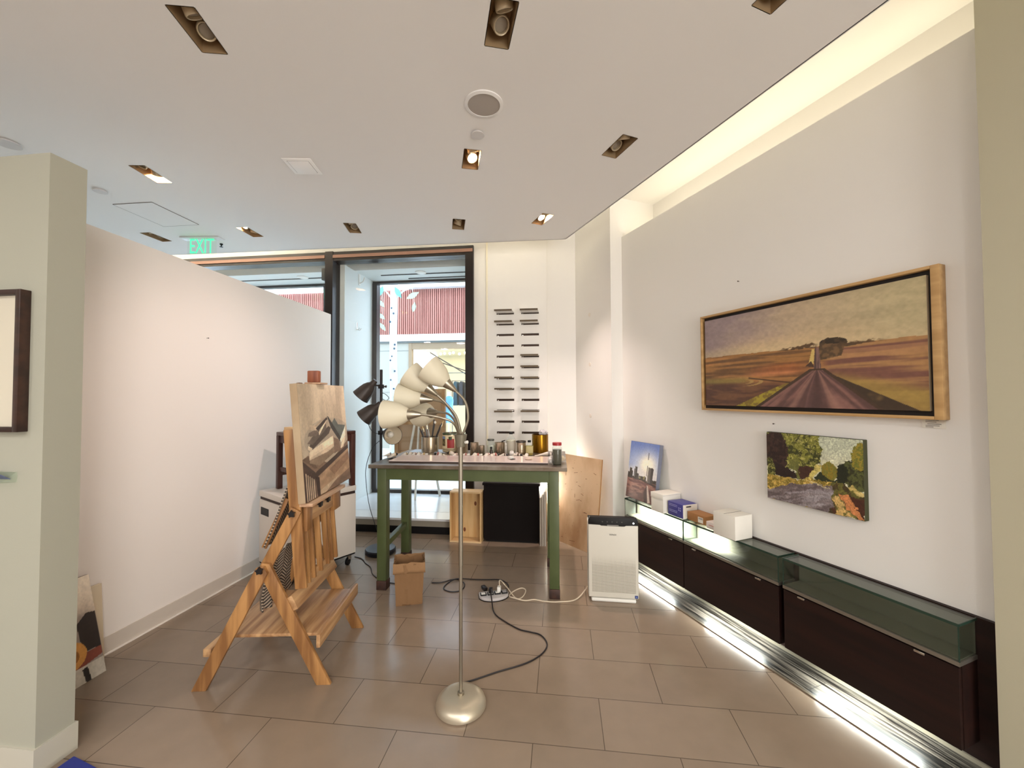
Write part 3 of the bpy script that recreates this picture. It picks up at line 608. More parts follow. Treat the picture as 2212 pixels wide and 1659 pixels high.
# ------------------------------------------------------------------ right wall: glass display cabinets
VG = glass('vitrine_glass', (.93, .97, .95, 1), 1.45); VE = mat('glass_edge_green', S(38, 58, 48), .15)
VIN = mat('vitrine_lining', S(84, 82, 70), .4); ALU = mat('aluminium_trim', S(150, 144, 134), .35, metal=.8)
CHR = mat('chrome', S(210, 206, 200), .15, metal=1)
struct(MB().box(2.322, 2.3428, .80, 2.99, .022, .584).build('wall_backing_panel', DARKW, rotz=TH, smooth=False))
for k, (wd0, words) in enumerate(((.872, 'dark wood wall cabinet with unlit glass case, nearest the camera by the right column'),
                                  (1.594, 'dark wood wall cabinet with half-lit glass case, middle of the three, under the white carton'),
                                  (2.295, 'dark wood wall cabinet with brightly lit glass case, farthest, behind the air purifier'))):
    L = .698 if k < 2 else .67
    t = thing('display_cabinet', words, 'display cabinet', RP(2.19, wd0, 0), TH, 'wall-hung glass-topped display cabinets')
    # local x = towards the wall, y = along the wall
    MB().box(.018, .130, .002, L, .10, .418).build('body', DARKW, t, smooth=False)
    dr = MB().box(0, .017, .004, L - .002, .10, .412, .001).build('door', DARKW, t, smooth=False)
    for y in (.12, L - .10):
        MB().box(-.010, .004, y - .018, y + .018, .404, .414, .002).build('hinge', CHR, dr)
    MB().box(-.004, .130, 0, L, .420, .436).build('counter_edge', ALU, t, smooth=False)
    MB().box(.010, .126, .006, L - .006, .437, .441).build('case_floor', VIN, t, smooth=False)
    MB().box(.124, .129, .004, L - .004, .441, .574).build('case_back', VIN, t, smooth=False)
    MB().box(-.001, .130, .001, L - .001, .574, .581).build('top_pane', VG, t, smooth=False)
    MB().box(0, .006, .004, L - .004, .438, .573).build('front_pane', VG, t, smooth=False)
    for y in (.001, L - .007):
        MB().box(.007, .123, y, y + .006, .442, .573).build('end_pane', VG, t, smooth=False)
    e = MB(); e.box(-.003, .0, 0, L, .572, .583); e.box(-.002, .001, 0, .004, .437, .573); e.box(-.002, .001, L - .004, L, .437, .573); e.box(0, .13, -.001, .002, .573, .583); e.box(0, .13, L - .002, L + .001, .573, .583)
    e.build('glass_edge', VE, t, smooth=False)
    if k: 
        y0, y1 = (.05, .62) if k == 2 else (.44, .66)
        light('vitrine_strip', 'AREA', RP(2.215, wd0 + (y0 + y1) / 2, .566), 12 * (y1 - y0), (1.0, 1.0, .96), rot=(0, R(-38), TH), size=.014, size_y=y1 - y0, spread=95)
# ------------------------------------------------------------------ right wall: pictures
ASH = wood('ash_frame', S(198, 160, 108), S(176, 138, 88), 'y', 7, rough=.5)
t = thing('framed_painting', 'wide framed painting of a dirt road through brown fields on the right wall', 'painting', RP(2.343, .939, 1.366), TH)
W_, H_ = 1.272, .660; fr = MB()
fr.box(-.05, 0, 0, .030, 0, H_, .002); fr.box(-.05, 0, W_ - .012, W_, 0, H_, .002); fr.box(-.05, 0, .030, W_ - .012, 0, .014, .002); fr.box(-.05, 0, .030, W_ - .012, H_ - .014, H_, .002)
fr.build('frame', ASH, t)
MB().box(-.022, -.002, .030, W_ - .012, .014, H_ - .014).build('inner_tray', mat('black_tray', S(26, 17, 15), .6), t, smooth=False)
c = MB().box(-.042, -.023, .046, W_ - .034, .036, H_ - .036).build('canvas', mat('primed_canvas', S(190, 176, 150), .8), t, smooth=False)
picture('picture', OIL, road_picture, W_ - .080, H_ - .072, 420, 200, c, 1.15, origin=(-.0425, W_ - .034, .036), ux=(0, -1, 0))
t = thing('canvas_painting', 'small unframed painting of a shaded lane with trees, under the framed road painting', 'painting', RP(2.343, 1.240, .858), TH)
sidec = mat('dark_green_edge', S(54, 56, 26), .7)
c = MB().box(-.033, 0, 0, .500, 0, .394, .002).build('canvas', sidec, t, smooth=False)
picture('picture', OIL, lane_picture, .498, .392, 260, 200, t, origin=(-.0335, .499, .001), ux=(0, -1, 0))
t = thing('canvas_painting', 'small painting of a tower by reddish water, leaning on the far glass case', 'painting', RP(2.262, 2.640, .5835), TH)
t.rotation_euler = (0, R(8.2), TH)
c = MB().box(-.035, 0, 0, .365, 0, .485, .002).build('canvas', mat('blue_grey_edge', S(112, 116, 132), .7), t, smooth=False)
picture('picture', OIL, tower_picture, .363, .483, 180, 240, t, origin=(-.0355, .364, .001), ux=(0, -1, 0))
CARD = mat('paper_card', S(232, 228, 218), .6); INK = mat('grey_ink', S(110, 106, 102), .8)
t = thing('label_card', 'small printed white label below the right end of the framed road painting', 'label', RP(2.3425, .952, 1.327), TH)
MB().box(-.003, 0, 0, .078, 0, .042).build('card', CARD, t, smooth=False)
for z, a, b in ((.034, .022, .066), (.027, .03, .066), (.018, .014, .060), (.011, .02, .066), (.005, .04, .066)):
    MB().box(-.0034, -.003, a, b, z - .0012, z + .0012).build('text_line', INK, t, smooth=False)
NAIL = mat('nail_steel', S(70, 60, 52), .5, metal=.6)
for wd, z, wn, wd_words in ((1.931, 2.214, 2.343, 'tiny nail in the right wall above the framed road painting'), (1.71, 1.300, 2.343, 'tiny nail in the right wall just above the small lane painting')):
    tag(MB().lathe([(.0015, 0), (.0015, .012), (.004, .012), (.004, .014)], 10, Matrix.Rotation(R(-90), 4, 'Y')).build('nail', NAIL, None, RP(wn, wd, z), TH), wd_words, 'nail')
for z, wd_words in ((2.285, 'small plaster patch on the far wall corner, uppermost of three'), (1.783, 'small plaster patch on the far wall corner, middle of three'), (1.265, 'small plaster patch on the far wall corner, lowest of three')):
    tag(MB().lathe([(.022, -.001), (.019, .0025), (.004, .0035)], 14, Matrix.Rotation(R(-90), 4, 'Y')).build('plaster_patch', mat('patch_plaster', S(228, 220, 210), .8), None, RP(2.217, 3.548, z), TH), wd_words, 'patch')
# ------------------------------------------------------------------ boxes on the glass cases
WB = mat('white_card_box', S(226, 222, 212), .6); BLUEB = mat('blue_card_box', S(68, 66, 136), .5); KRAFT = mat('kraft_card', S(160, 112, 66), .7)
ZG = .5835
t = thing('carton', 'white lidded carton on the far glass case, next to the tower painting', 'box', RP(2.163, 2.462, ZG), TH + R(2))
MB().box(0, .172, 0, .128, 0, .130, .002).build('box_body', WB, t)
ld = MB(); ld.box(-.003, .175, -.003, .131, .1305, .140, .003); ld.box(-.004, -.001, .0, .128, .102, .133, .001)
ld.build('lid', WB, t)
t = thing('carton', 'blue carton with white end panel between the lidded carton and the brown box', 'box', RP(2.195, 2.300, ZG), TH)
MB().box(0, .135, .0, .148, 0, .100, .002).build('box_body', BLUEB, t)
MB().box(.002, .133, -.0012, -.0002, .002, .099).build('end_panel', WB, t, smooth=False)
MB().box(.030, .075, -.002, -.0013, .080, .088).build('hand_slot', BLACK, t, smooth=False)
pr = MB()
for y, z in ((.02, .066), (.035, .066), (.02, .05), (.035, .052)): pr.box(-.0008, -.0001, y, y + .008, z, z + .008)
for z in (.082, .072, .04, .03): pr.box(-.0008, -.0001, .055, .135, z, z + .003)
pr.build('print', mat('pale_blue_print', S(160, 160, 206), .6), t, smooth=False)
t = thing('carton', 'low brown cardboard box with a white label, between blue and white cartons', 'box', RP(2.228, 2.133, ZG), TH)
MB().box(0, .105, 0, .158, 0, .058, .002).build('box_body', KRAFT, t)
lb = MB().box(-.001, -.0001, .018, .062, .008, .046).build('label', CARD, t, smooth=False)
b_ = MB()
for i in range(7): b_.box(-.0014, -.001, .022 + i * .005, .0245 + i * .005, .03, .042)
b_.build('bars', INK, lb, smooth=False)
t = thing('carton', 'very small white box squeezed between the brown box and the big white carton', 'box', RP(2.205, 2.012, ZG), TH)
MB().box(0, .08, 0, .09, 0, .045, .002).build('box_body', mat('offwhite_card', S(222, 210, 204), .6), t)
MB().box(-.0008, -.0001, .02, .07, .022, .026).build('print', mat('red_print', S(196, 120, 110), .6), t, smooth=False)
t = thing('carton', 'large plain white carton standing on the middle glass case', 'box', RP(2.165, 1.845, ZG), TH + R(1.5))
MB().box(0, .150, 0, .158, 0, .145, .002).build('box_body', WB, t)
MB().box(-.001, .151, .074, .080, .1451, .1458).build('tape_seam', mat('seam_grey', S(150, 146, 138), .6), t, smooth=False)
for y in (.02, .118): MB().box(.0, .03, y, y + .02, .1451, .1456).build('flap_corner', WB, t, smooth=False)
# ------------------------------------------------------------------ air purifier
GR = mat('purifier_white', S(208, 203, 190), .45)
t = thing('air_purifier', 'white air purifier with black top panel on the floor before the cabinets', 'air purifier', (.185, 3.005, 0), R(-1.0))
WP, DP, HP = .352, .19, .600
MB().box(.0, WP, .012, DP, .022, .552, .018, seg=4).build('body', GR, t)
MB().box(.02, WP - .02, -.004, DP, 0, .026, .01, seg=3).build('foot', WHITE, t)
fp = MB(); 
fp.box(.002, WP - .002, .0, .013, .03, .545, .006, seg=3)
fpo = fp.build('front_panel', GR, t)
hd = MB().prism([(.002, .575), (.012, .597), (WP - .012, .597), (WP - .002, .575), (WP - .002, .545), (.265, .545), (.255, .534), (.095, .534), (.085, .545), (.002, .545)], .03, Matrix.Translation((0, .03, 0)) @ Euler((R(90), 0, 0)).to_matrix().to_4x4(), .002)
hp = hd.build('control_panel', mat('gloss_black', S(18, 15, 14), .5, spec=.25), t)
MB().box(.004, WP - .004, .031, DP - .02, .5525, .562, .003).build('top_grille', mat('matt_black', S(14, 12, 12), .7, spec=.2), t)
for i in range(5): MB().box(.098 + i * .034, .106 + i * .034, -.0012, 0, .563, .570).build('button', mat('grey_icon', S(72, 68, 64), .4), hp, smooth=False)
MB().lathe([(.0055, 0), (.0055, .002), (.001, .0025)], 16, Matrix.Translation((.318, 0, .562)) @ Euler((R(90), 0, 0)).to_matrix().to_4x4()).build('indicator_light', mat('white_led', S(250, 250, 250), .3, emit=((1, 1, 1, 1), 2.5)), hp)
MB().box(.135, .215, -.0012, 0, .542, .545).build('slot_line', mat('silver_line', S(200, 196, 190), .3, metal=.5), hp, smooth=False)
text_mesh('lettering', 'WINIX', .017, mat('dark_letters', S(60, 54, 46), .5), fpo, Matrix.Translation((.174, -.0006, .476)) @ Euler((R(90), 0, 0)).to_matrix().to_4x4(), .0006)
h = MB()
for j in range(34):
    zz = .070 + j * .0078; k = 1.0 if j < 24 else 1 - (j - 23) / 12
    for i in range(36):
        xx = .028 + i * .00845
        h.box(xx, xx + .0050 * k, -.0012, .0, zz, zz + .0034 * k)
h.build('hole_grille', mat('hole_shadow', S(120, 112, 92), .6), fpo, smooth=False)
s_ = MB().box(.322, .344, -.0014, -.0002, .036, .056).build('sticker', mat('blue_sticker', S(44, 60, 120), .4), fpo, smooth=False)
MB().box(.328, .338, -.0018, -.0014, .043, .048).build('sticker_mark', mat('sky_mark', S(130, 150, 200), .4), s_, smooth=False)
# ------------------------------------------------------------------ plywood sheet, canvases, crate, low dark cabinet, slotted panel
PLY = mat('worn_plywood', S(210, 178, 142), .6, c2=S(176, 138, 100), noise=(4.5, .42, .68), stretch=(1, 1, .5))
d = Vector((.252, -.266, 0)); dl = d.length; d.normalize(); a0 = math.atan2(d.y, d.x)
t = thing('plywood_sheet', 'worn plywood sheet leaning against the far wall corner behind the air purifier', 'wood panel', (-.115, 4.288, 0), a0)
t.rotation_euler = (R(-6.5), 0, a0)
q = MB(); pts = [(0, .0), (.49, 0), (.50, .02)] + [(.603, .16), (.606, .30), (.606, .872), (0, .872)]
q.prism([(0, 0), (.62, 0), (.62, .872), (0, .872)], .012, Euler((R(90), 0, 0)).to_matrix().to_4x4())
q.build('sheet', PLY, t, smooth=False)
sc = MB(); random.seed(11)
for i in range(46):
    x = random.uniform(.06, .6); z = random.uniform(.04, .83); l = random.choice((.004, .006, .02, .035, .05)); a = random.uniform(-.35, .35)
    M = Matrix.Translation((x, -.0126, z)) @ Euler((0, a if random.random() < .75 else a + 1.5, 0)).to_matrix().to_4x4()
    sc.box(-l / 2, l / 2, -.0003, .0006, -.0018, .0018, 0, M)
sc.build('scratches', mat('scratch_brown', S(112, 74, 44), .8), t, smooth=False)
MB().box(.6195, .622, -.012, 0, .0, .872).build('edge_ply', wood('ply_edge', S(150, 104, 58), S(176, 130, 80), 'z'), t, smooth=False)
t = thing('low_cabinet', 'low near-black wood cabinet standing below the slotted white panel', 'cabinet', (-.785, 4.083, 0))
NB = mat('near_black_wood', S(13, 6, 5), .5, spec=.2)
MB().box(0, .56, 0, .30, .02, .565, .002).build('body', NB, t, smooth=False)
MB().box(-.012, .572, -.012, .30, .567, .592, .002).build('top', NB, t, smooth=False)
MB().box(.02, .54, .02, .29, 0, .02).build('plinth', BLACK, t, smooth=False)
CE = mat('canvas_edge_white', S(206, 198, 186), .8)
for i in range(3):
    words = ('stretched canvas on edge beside the low dark cabinet, leftmost of three', 'stretched canvas on edge beside the low dark cabinet, middle of three', 'stretched canvas on edge beside the low dark cabinet, rightmost of three')[i]
    t = thing('stretched_canvas', words, 'canvas', (-.218 + i * .022, 4.02, 0), 0, 'canvases stacked on edge')
    MB().box(0, .018, 0, .30, 0, .47 + .03 * i, .002).build('stretcher', CE, t, smooth=False)
    MB().box(.0183, .0195, -.001, .301, 0, .47 + .03 * i).build('canvas_cloth', mat('primed_canvas', S(190, 176, 150), .8), t, smooth=False)
t = thing('work_light', 'glowing white tube light standing behind the canvases at the right table leg', 'lamp', (-.187, 4.368, 0))
MB().box(-.03, .03, -.02, .02, 0, .02, .004).build('base', WHITE, t)
MB().lathe([(.012, .02), (.012, .36)], 16).build('stem', WHITE, t)
MB().lathe([(.02, .361), (.023, .365), (.023, .61), (.02, .615)], 20).build('tube', mat('glowing_tube', S(255, 250, 235), .4, emit=((1, .96, .84, 1), 60)), t)
PINE = wood('pine_board', S(222, 186, 132), S(204, 160, 104), 'z', 7)
PINEL = wood('pine_light', S(228, 198, 152), S(214, 178, 128), 'x', 7)
t = thing('wooden_crate', 'open pine crate standing on its end left of the low dark cabinet', 'crate', (-1.125, 4.035, 0), R(-2))
q = MB(); CW, CH2, CDp = .325, .505, .14
q.box(0, CW, 0, CDp, CH2 - .014, CH2, .001); q.box(0, CW, 0, CDp, 0, .014, .001); q.build('end_board', PINEL, t, smooth=False)
for x in (0, CW - .014): MB().box(x, x + .014, 0, CDp, .0145, CH2 - .0145, .001).build('side_board', PINE, t, smooth=False)
bk = MB().box(.0145, CW - .0145, CDp - .012, CDp, .0145, CH2 - .0145).build('back_board', PINE, t, smooth=False)
for x, z in ((.235, .36), (.12, .09)):
    MB().lathe([(.016, 0), (.010, -.0012), (.002, -.0014)], 16, Matrix.Translation((x, CDp - .0125, z)) @ Euler((R(-90), 0, 0)).to_matrix().to_4x4() @ Matrix.Diagonal((.8, 1.4, 1, 1))).build('knot', mat('knot_brown', S(120, 66, 34), .6), bk)
# slotted white panel with 24 slots
t = thing('slotted_panel', 'tall white wall panel with two columns of narrow dark slots, beside the window', 'display panel', (0, 4.42, 0))
bm = bmesh.new(); ed = []
SX = ((-.696, -.506), (-.424, -.234)); rows = [2.369 - k * .1182 for k in range(12)]
loops = [[(-.795, .0), (-.146, .0), (-.146, 3.32), (-.795, 3.32)]]
for z in rows:
    for x0, x1 in SX: loops.append([(x0, z - .012), (x1, z - .012), (x1, z + .012), (x0, z + .012)])
for lp in loops:
    vs = [bm.verts.new((x, -.022, z)) for x, z in lp]; ed += [bm.edges.new((vs[i], vs[(i + 1) % 4])) for i in range(4)]
bmesh.ops.triangle_fill(bm, use_beauty=True, edges=ed, normal=(0, -1, 0))
for f in bm.faces:
    if f.normal.y > 0: f.normal_flip()
me = bpy.data.meshes.new('panel_face'); bm.to_mesh(me); bm.free(); me.materials.append(WALL)
o = bpy.data.objects.new('panel_face', me); col.objects.link(o); o.parent = t
e = MB(); e.box(-.812, -.795, -.024, -.001, 0, 3.32); e.box(-.1475, -.146, -.0215, -.001, 0, 3.32); e.build('panel_edge', mat('cream_edge', S(238, 230, 206), .5), t, smooth=False)
SLOT = mat('slot_metal', S(64, 50, 42), .3, metal=.7); LIP = mat('tongue_metal', S(96, 84, 68), .4, metal=.6)
tongues = {(0, 0): .2, (0, 1): .2, (1, 0): .2, (1, 1): .2, (4, 1): .16, (5, 1): .16, (6, 0): .2, (6, 1): .16, (7, 0): .2, (7, 1): .16, (9, 0): .22, (9, 1): .16}
for i, z in enumerate(rows):
    for j, (x0, x1) in enumerate(SX):
        s = MB(); s.box(x0, x1, -.008, -.002, z - .012, z + .012); s.box(x0 - .001, x0, -.0225, -.002, z - .012, z + .012)
        so = s.build('slot', SLOT, t, smooth=False)
        MB().box(x0 + .008, x0 + .02, -.014, -.008, z - .01, z - .002).build('clip', CHR, so, smooth=False)
        if (i, j) in tongues:
            dd = tongues[(i, j)]
            MB().box(x0 + .002, x1 - .002, -dd, -.009, z + .003, z + .006).build('tongue', WALL, so, smooth=False)
            MB().box(x0, x1 - .002, -dd - .003, -dd, z - .009, z + .010).build('tongue_lip', LIP, so, smooth=False)
# ------------------------------------------------------------------ green work table
GREEN = mat('green_enamel', S(82, 92, 56), .45, c2=S(73, 83, 48), noise=(5, .35, .65)); RUST = mat('rusty_boot', S(70, 44, 34), .6, c2=S(52, 34, 28), noise=(20, .4, .6))
TOPM = mat('worn_steel_top', S(150, 142, 130), .34, metal=.7, c2=S(112, 98, 84), noise=(4, .4, .6))
t = thing('work_table', 'tall green metal work table with a steel top covered in paints', 'table', (-.712, 3.030, 0), R(0.4))
MB().box(-.750, .750, -.065, .80, .924, .952, .003).build('table_top', TOPM, t, smooth=False)
ap = MB(); ap.box(-.64, .64, -.032, -.028, .835, .9235); ap.box(-.64, .64, .582, .586, .835, .9235)
ap.box(-.692, -.688, .0, .55, .835, .9235); ap.box(.688, .692, .0, .55, .835, .9235)
ap.build('apron', GREEN, t, smooth=False)
for x in (-.655, .655):
    for y in (0, .555):
        xx = x; x = x - .03 * (y > 0)
        lg = MB().box(x - .036, x + .036, y - .036, y + .036, .07, .9235, .004).build('leg', GREEN, t)
        MB().box(x - .039, x + .039, y - .039, y + .039, 0, .0695, .004).build('foot_boot', RUST, lg); x = xx
    MB().beam((x, .037, .322), (x - .03, .518, .322), .045, .04, side=(1, 0, 0), bev=.003).build('stretcher', GREEN, t)
ZT = .9525
TIN = mat('tin_can', S(214, 204, 186), .24, metal=.85, c2=S(168, 152, 128), noise=(9, .35, .65), stretch=(1, 1, .3))
def can(name, x, y, r, h, m, words, cat='can', ridges=0, rim=None):
    t = thing(name, words, cat, (x, y, ZT))
    p = [(r * .96, 0), (r, .004)]
    if ridges:
        for i in range(ridges * 2 + 1):
            p.append((r * (.985 if i % 2 else 1.0), .25 * h + i * .5 * h / (ridges * 2)))
    p += [(r, h - .004), (r * 1.02, h - .002), (r * 1.02, h), (r * .95, h), (r * .95, h * .35), (.003, h * .34)]
    MB().lathe(p, 32).build('can_body', m, t)
    if rim: MB().lathe([(r * .99, h - .012), (r * 1.035, h - .010), (r * 1.035, h + .002), (r * .99, h + .002)], 32, None, False, False).build('rim', rim, t)
    return t
can('brush_can', -1.210, 3.672, .078, .142, TIN, 'large silver can holding paint brushes at the left of the table')
BH = mat('brush_handle_black', S(28, 22, 22), .3); FER = mat('ferrule', S(190, 176, 150), .25, metal=1); BR_ = mat('bristle', S(216, 190, 140), .9); WH_ = mat('brush_handle_brown', S(96, 58, 40), .35)
brs = [(-.062, .01, -.105, .215, 0, 'leftmost'), (-.05, .02, -.085, .235, 1, 'second from left'), (-.04, -.03, -.062, .205, 0, 'third from left'), (-.028, .03, -.050, .265, 1, 'fourth from left, with pale ferrule'), (-.012, -.02, -.03, .215, 0, 'fifth from left, tilted slightly left'),
       (.012, .01, .034, .30, 0, 'tallest, upright just right of the middle'), (.024, -.02, .058, .275, 1, 'upright with round white tip'), (.035, .02, .105, .265, 0, 'thick flat brush leaning right'), (.044, -.01, .108, .255, 0, 'rightmost black brush leaning right'), (.035, .034, .112, .285, 1, 'thin brown brush at the far right')]
for bx, by, tx, tz, k, w_ in brs:
    t = thing('paint_brush', 'paint brush in the silver can, ' + w_, 'brush', (-1.210, 3.672, ZT), 0, 'brushes in the silver can')
    p0 = Vector((bx * .5, by, .052)); p1 = Vector((tx, by * 1.6, tz)); d = p1 - p0
    if 'white tip' in w_:
        MB().tube([p0, p1], .004, 8).build('handle', BH, t); MB().sphere(p1, .010, .010, .013).build('tip', WHITE, t)
    elif k:
        MB().tube([p0, p0 + d * .72], .0045, 8).build('handle', WH_, t); MB().tube([p0 + d * .721, p0 + d * .88], .0055, 8).build('ferrule', FER, t); MB().tube([p0 + d * .881, p1], .0055, 8, rend=.003).build('bristles', BR_, t)
    else:
        MB().tube([p0, p1], .0080 if 'thick' in w_ or 'black' in w_ else .0062, 8, rend=.0055).build('handle', BH, t)
t = can('tomato_can', -1.014, 3.690, .078, .176, TIN, 'large tomato can with pictures on its paper label and green rim', rim=mat('green_rim', S(56, 74, 44), .35))
lab = MB().lathe([(.0788, .012), (.0788, .160)], 48, None, False, False).build('paper_label', mat('cream_label', S(214, 198, 160), .6), t)
def curved(name, a0, a1, z0, z1, m, r):
    b = MB(); n = 8
    for i in range(n):
        t0 = R(a0 + (a1 - a0) * i / n); t1 = R(a0 + (a1 - a0) * (i + 1) / n)
        vs = [b.bm.verts.new((r * math.cos(t0), r * math.sin(t0), z0)), b.bm.verts.new((r * math.cos(t1), r * math.sin(t1), z0)), b.bm.verts.new((r * math.cos(t1), r * math.sin(t1), z1)), b.bm.verts.new((r * math.cos(t0), r * math.sin(t0), z1))]
        b.bm.faces.new(vs)
    return b.build(name, m, lab)
curved('landscape_print', 193, 243, .062, .150, mat('print_olive', S(120, 104, 60), .6, c2=S(60, 50, 40), noise=(45, .4, .6)), .0794)
curved('sky_print', 195, 241, .125, .149, mat('print_sky', S(120, 142, 176), .6), .0797)
curved('tomato_print', 258, 306, .045, .128, mat('print_red', S(150, 34, 30), .5), .0794)
curved('leaf_print', 268, 290, .118, .148, mat('print_darkgreen', S(48, 56, 30), .5), .0797)
for z in (.016, .026, .034): curved('text_band', 195, 312, z, z + .004, mat('print_brown', S(96, 74, 50), .6), .0794)
can('tin_can', -.897, 3.62, .055, .103, TIN, 'plain tin can half hidden behind the floor lamp cup')
can('tin_can', -.760, 3.53, .037, .108, TIN, 'slim tin can just right of the floor lamp pole')
can('tin_can', -.694, 3.525, .027, .084, TIN, 'smallest tin can, between the slim can and the glass jar')
can('tin_can', -.537, 3.535, .046, .111, TIN, 'shiny tin can with a palette knife, left of the tall clear bottle')
can('tin_can', -.353, 3.575, .042, .120, TIN, 'ridged tin can right of the tall clear bottle', ridges=7, rim=mat('dark_rim', S(52, 46, 44), .4))
t = can('gold_can', -.195, 3.76, .075, .162, mat('gold_lacquer', S(176, 132, 44), .25, metal=1, c2=S(146, 104, 30), noise=(7, .4, .6), stretch=(1, 1, .2)), 'big gold can with crumpled plastic on top at the right')
t = thing('palette_knife', 'palette knife sticking out of the shiny tin can', 'palette knife', (-.537, 3.535, ZT))
MB().tube([(-.02, .0, .06), (.018, .0, .118)], .003, 8).build('blade_neck', FER, t); MB().tube([(.018, 0, .118), (.05, 0, .130)], .006, 8, rend=.004).build('handle', BH, t)
def crumple(name, c, rx, rz, m, words, cat, seed, parts=None):
    rnd = random.Random(seed); b = MB(); b.sphere((0, 0, 0), rx, rx, rz, 14, 9)
    for v in b.bm.verts: v.co *= rnd.uniform(.68, 1.2)
    zmin = min(v.co.z for v in b.bm.verts)
    for v in b.bm.verts: v.co.z -= zmin
    o = b.build(name, m, None, c, smooth=False); return tag(o, words, cat)
crumple('plastic_wrap', (-.165, 3.75, ZT + .150), .042, .026, mat('grey_film', S(196, 192, 196), .25), 'crumpled clear plastic wrap on top of the gold can', 'wrap', 3)
CLG = glass('jar_glass', (.93, .96, .95, 1), 1.4)
def jar(name, x, y, r, h, lid, words, cat, fill=None, neck=.8, capr=.92, caph=.016, fh=.6, body=None):
    t = thing(name, words, cat, (x, y, ZT))
    sh = h - caph; bt = sh * (.86 if neck > .7 else .72)
    MB().lathe([(r * .9, 0), (r, .006), (r, bt), (r * neck, bt + (sh - bt) * .75), (r * neck, sh)], 28).build('glass_body', body or CLG, t)
    if fill: MB().lathe([(r * .88, .003), (r * .94, .008), (r * .94, h * fh)], 28).build('contents', fill, t)
    MB().lathe([(r * capr, sh + .0003), (r * capr, h - .002), (r * capr * .95, h)], 28).build('lid', lid, t)
    return t
jar('glass_jar', -.616, 3.54, .033, .140, mat('dark_lid', S(70, 72, 64), .4), 'clear glass jar with grey lid left of the shiny tin can', 'jar', mat('pale_solvent', S(206, 204, 190), .4))
jar('dropper_bottle', -.603, 3.485, .013, .078, BLACK, 'tiny dark bottle standing in front of the clear glass jar', 'bottle', None, .6, .7, .018, body=mat('dark_vial', S(52, 40, 30), .2))
t = jar('solvent_bottle', -.451, 3.648, .044, .193, BLACK, 'tall clear bottle with black cap in the middle of the cans', 'bottle', mat('cloudy_solvent', S(206, 198, 178), .4), .36, .38, .020, .62)
MB().lathe([(.0446, .028), (.0446, .112)], 28, None, False, False).build('bottle_label', mat('grey_label', S(184, 176, 160), .6), t)
jar('oil_bottle', -.491, 3.585, .012, .098, WHITE, 'slim white-capped bottle left of the tall clear bottle', 'bottle', None, .7, .8, .014, body=mat('pale_vial', S(206, 200, 190), .4))
t = jar('medium_bottle', -.278, 3.550, .032, .130, BLACK, 'small bottle with yellowish label and black cap beside the gold can', 'bottle', mat('amber_oil', S(186, 160, 84), .3), .4, .45, .018, .55)
MB().lathe([(.0325, .022), (.0325, .082)], 28, None, False, False).build('bottle_label', mat('yellow_label', S(206, 192, 138), .6), t)
jar('red_lid_jar', -.034, 3.112, .036, .165, mat('red_lid', S(170, 40, 46), .35), 'tall jar of grey solvent with red lid at the right table edge', 'jar', mat('murky_grey', S(92, 88, 76), .35), .84, .96, .022, .68)
# palette, paper, dishes
t = thing('glass_palette', 'long pinkish glass palette slab lying along the front of the table', 'palette', (-.72, 3.215, ZT), R(1.0))
MB().box(-.625, .615, -.14, .165, .0, .010).build('backing_board', mat('dark_backing', S(60, 46, 42), .5), t, smooth=False)
MB().box(-.625, .615, -.14, .165, .0105, .0165, .001).build('glass_slab', mat('pink_grey_glass', S(226, 208, 202), .15), t, smooth=False)
tag(MB().box(-.30, .095, -.10, .10, 0, .004).build('paper_sheet', mat('blue_white_paper', S(196, 210, 226), .5), None, (-1.10, 3.72, ZT), R(2)), 'pale blue paper sheet under the brush can at the back left', 'paper')
t = thing('paint_dish', 'grey oval dish with paint tubes at the left end of the table', 'dish', (-1.395, 3.30, ZT))
MB().lathe([(.03, 0), (.062, .008), (.066, .012), (.06, .012), (.02, .004), (.004, .004)], 28, Matrix.Diagonal((1, .9, 1, 1))).build('dish', mat('grey_enamel', S(170, 166, 166), .35), t)
tag(MB().lathe([(.020, 0), (.026, .004), (.028, .008), (.024, .008), (.018, .004), (.003, .004)], 24, Matrix.Diagonal((1.1, .9, 1, 1))).build('oval_dish', mat('beige_ceramic', S(196, 174, 156), .4), None, (-.256, 3.20, ZT + .017)), 'small oval dish on the right part of the palette', 'dish')
t = thing('paint_scraper', 'white handled scraper lying on the right part of the palette', 'scraper', (-.395, 3.215, ZT + .017), R(-50))
MB().box(-.03, .012, -.018, .018, 0, .022, .006).build('grip', WHITE, t); MB().box(.0125, .03, -.02, .02, .002, .005, .001).build('blade', mat('dark_blade', S(60, 54, 52), .3, .8), t)
TUBE = mat('white_tube', S(214, 204, 190), .4); CAPB = mat('tube_cap_black', S(30, 26, 26), .4); CAPW = mat('tube_cap_white', S(226, 220, 210), .4)
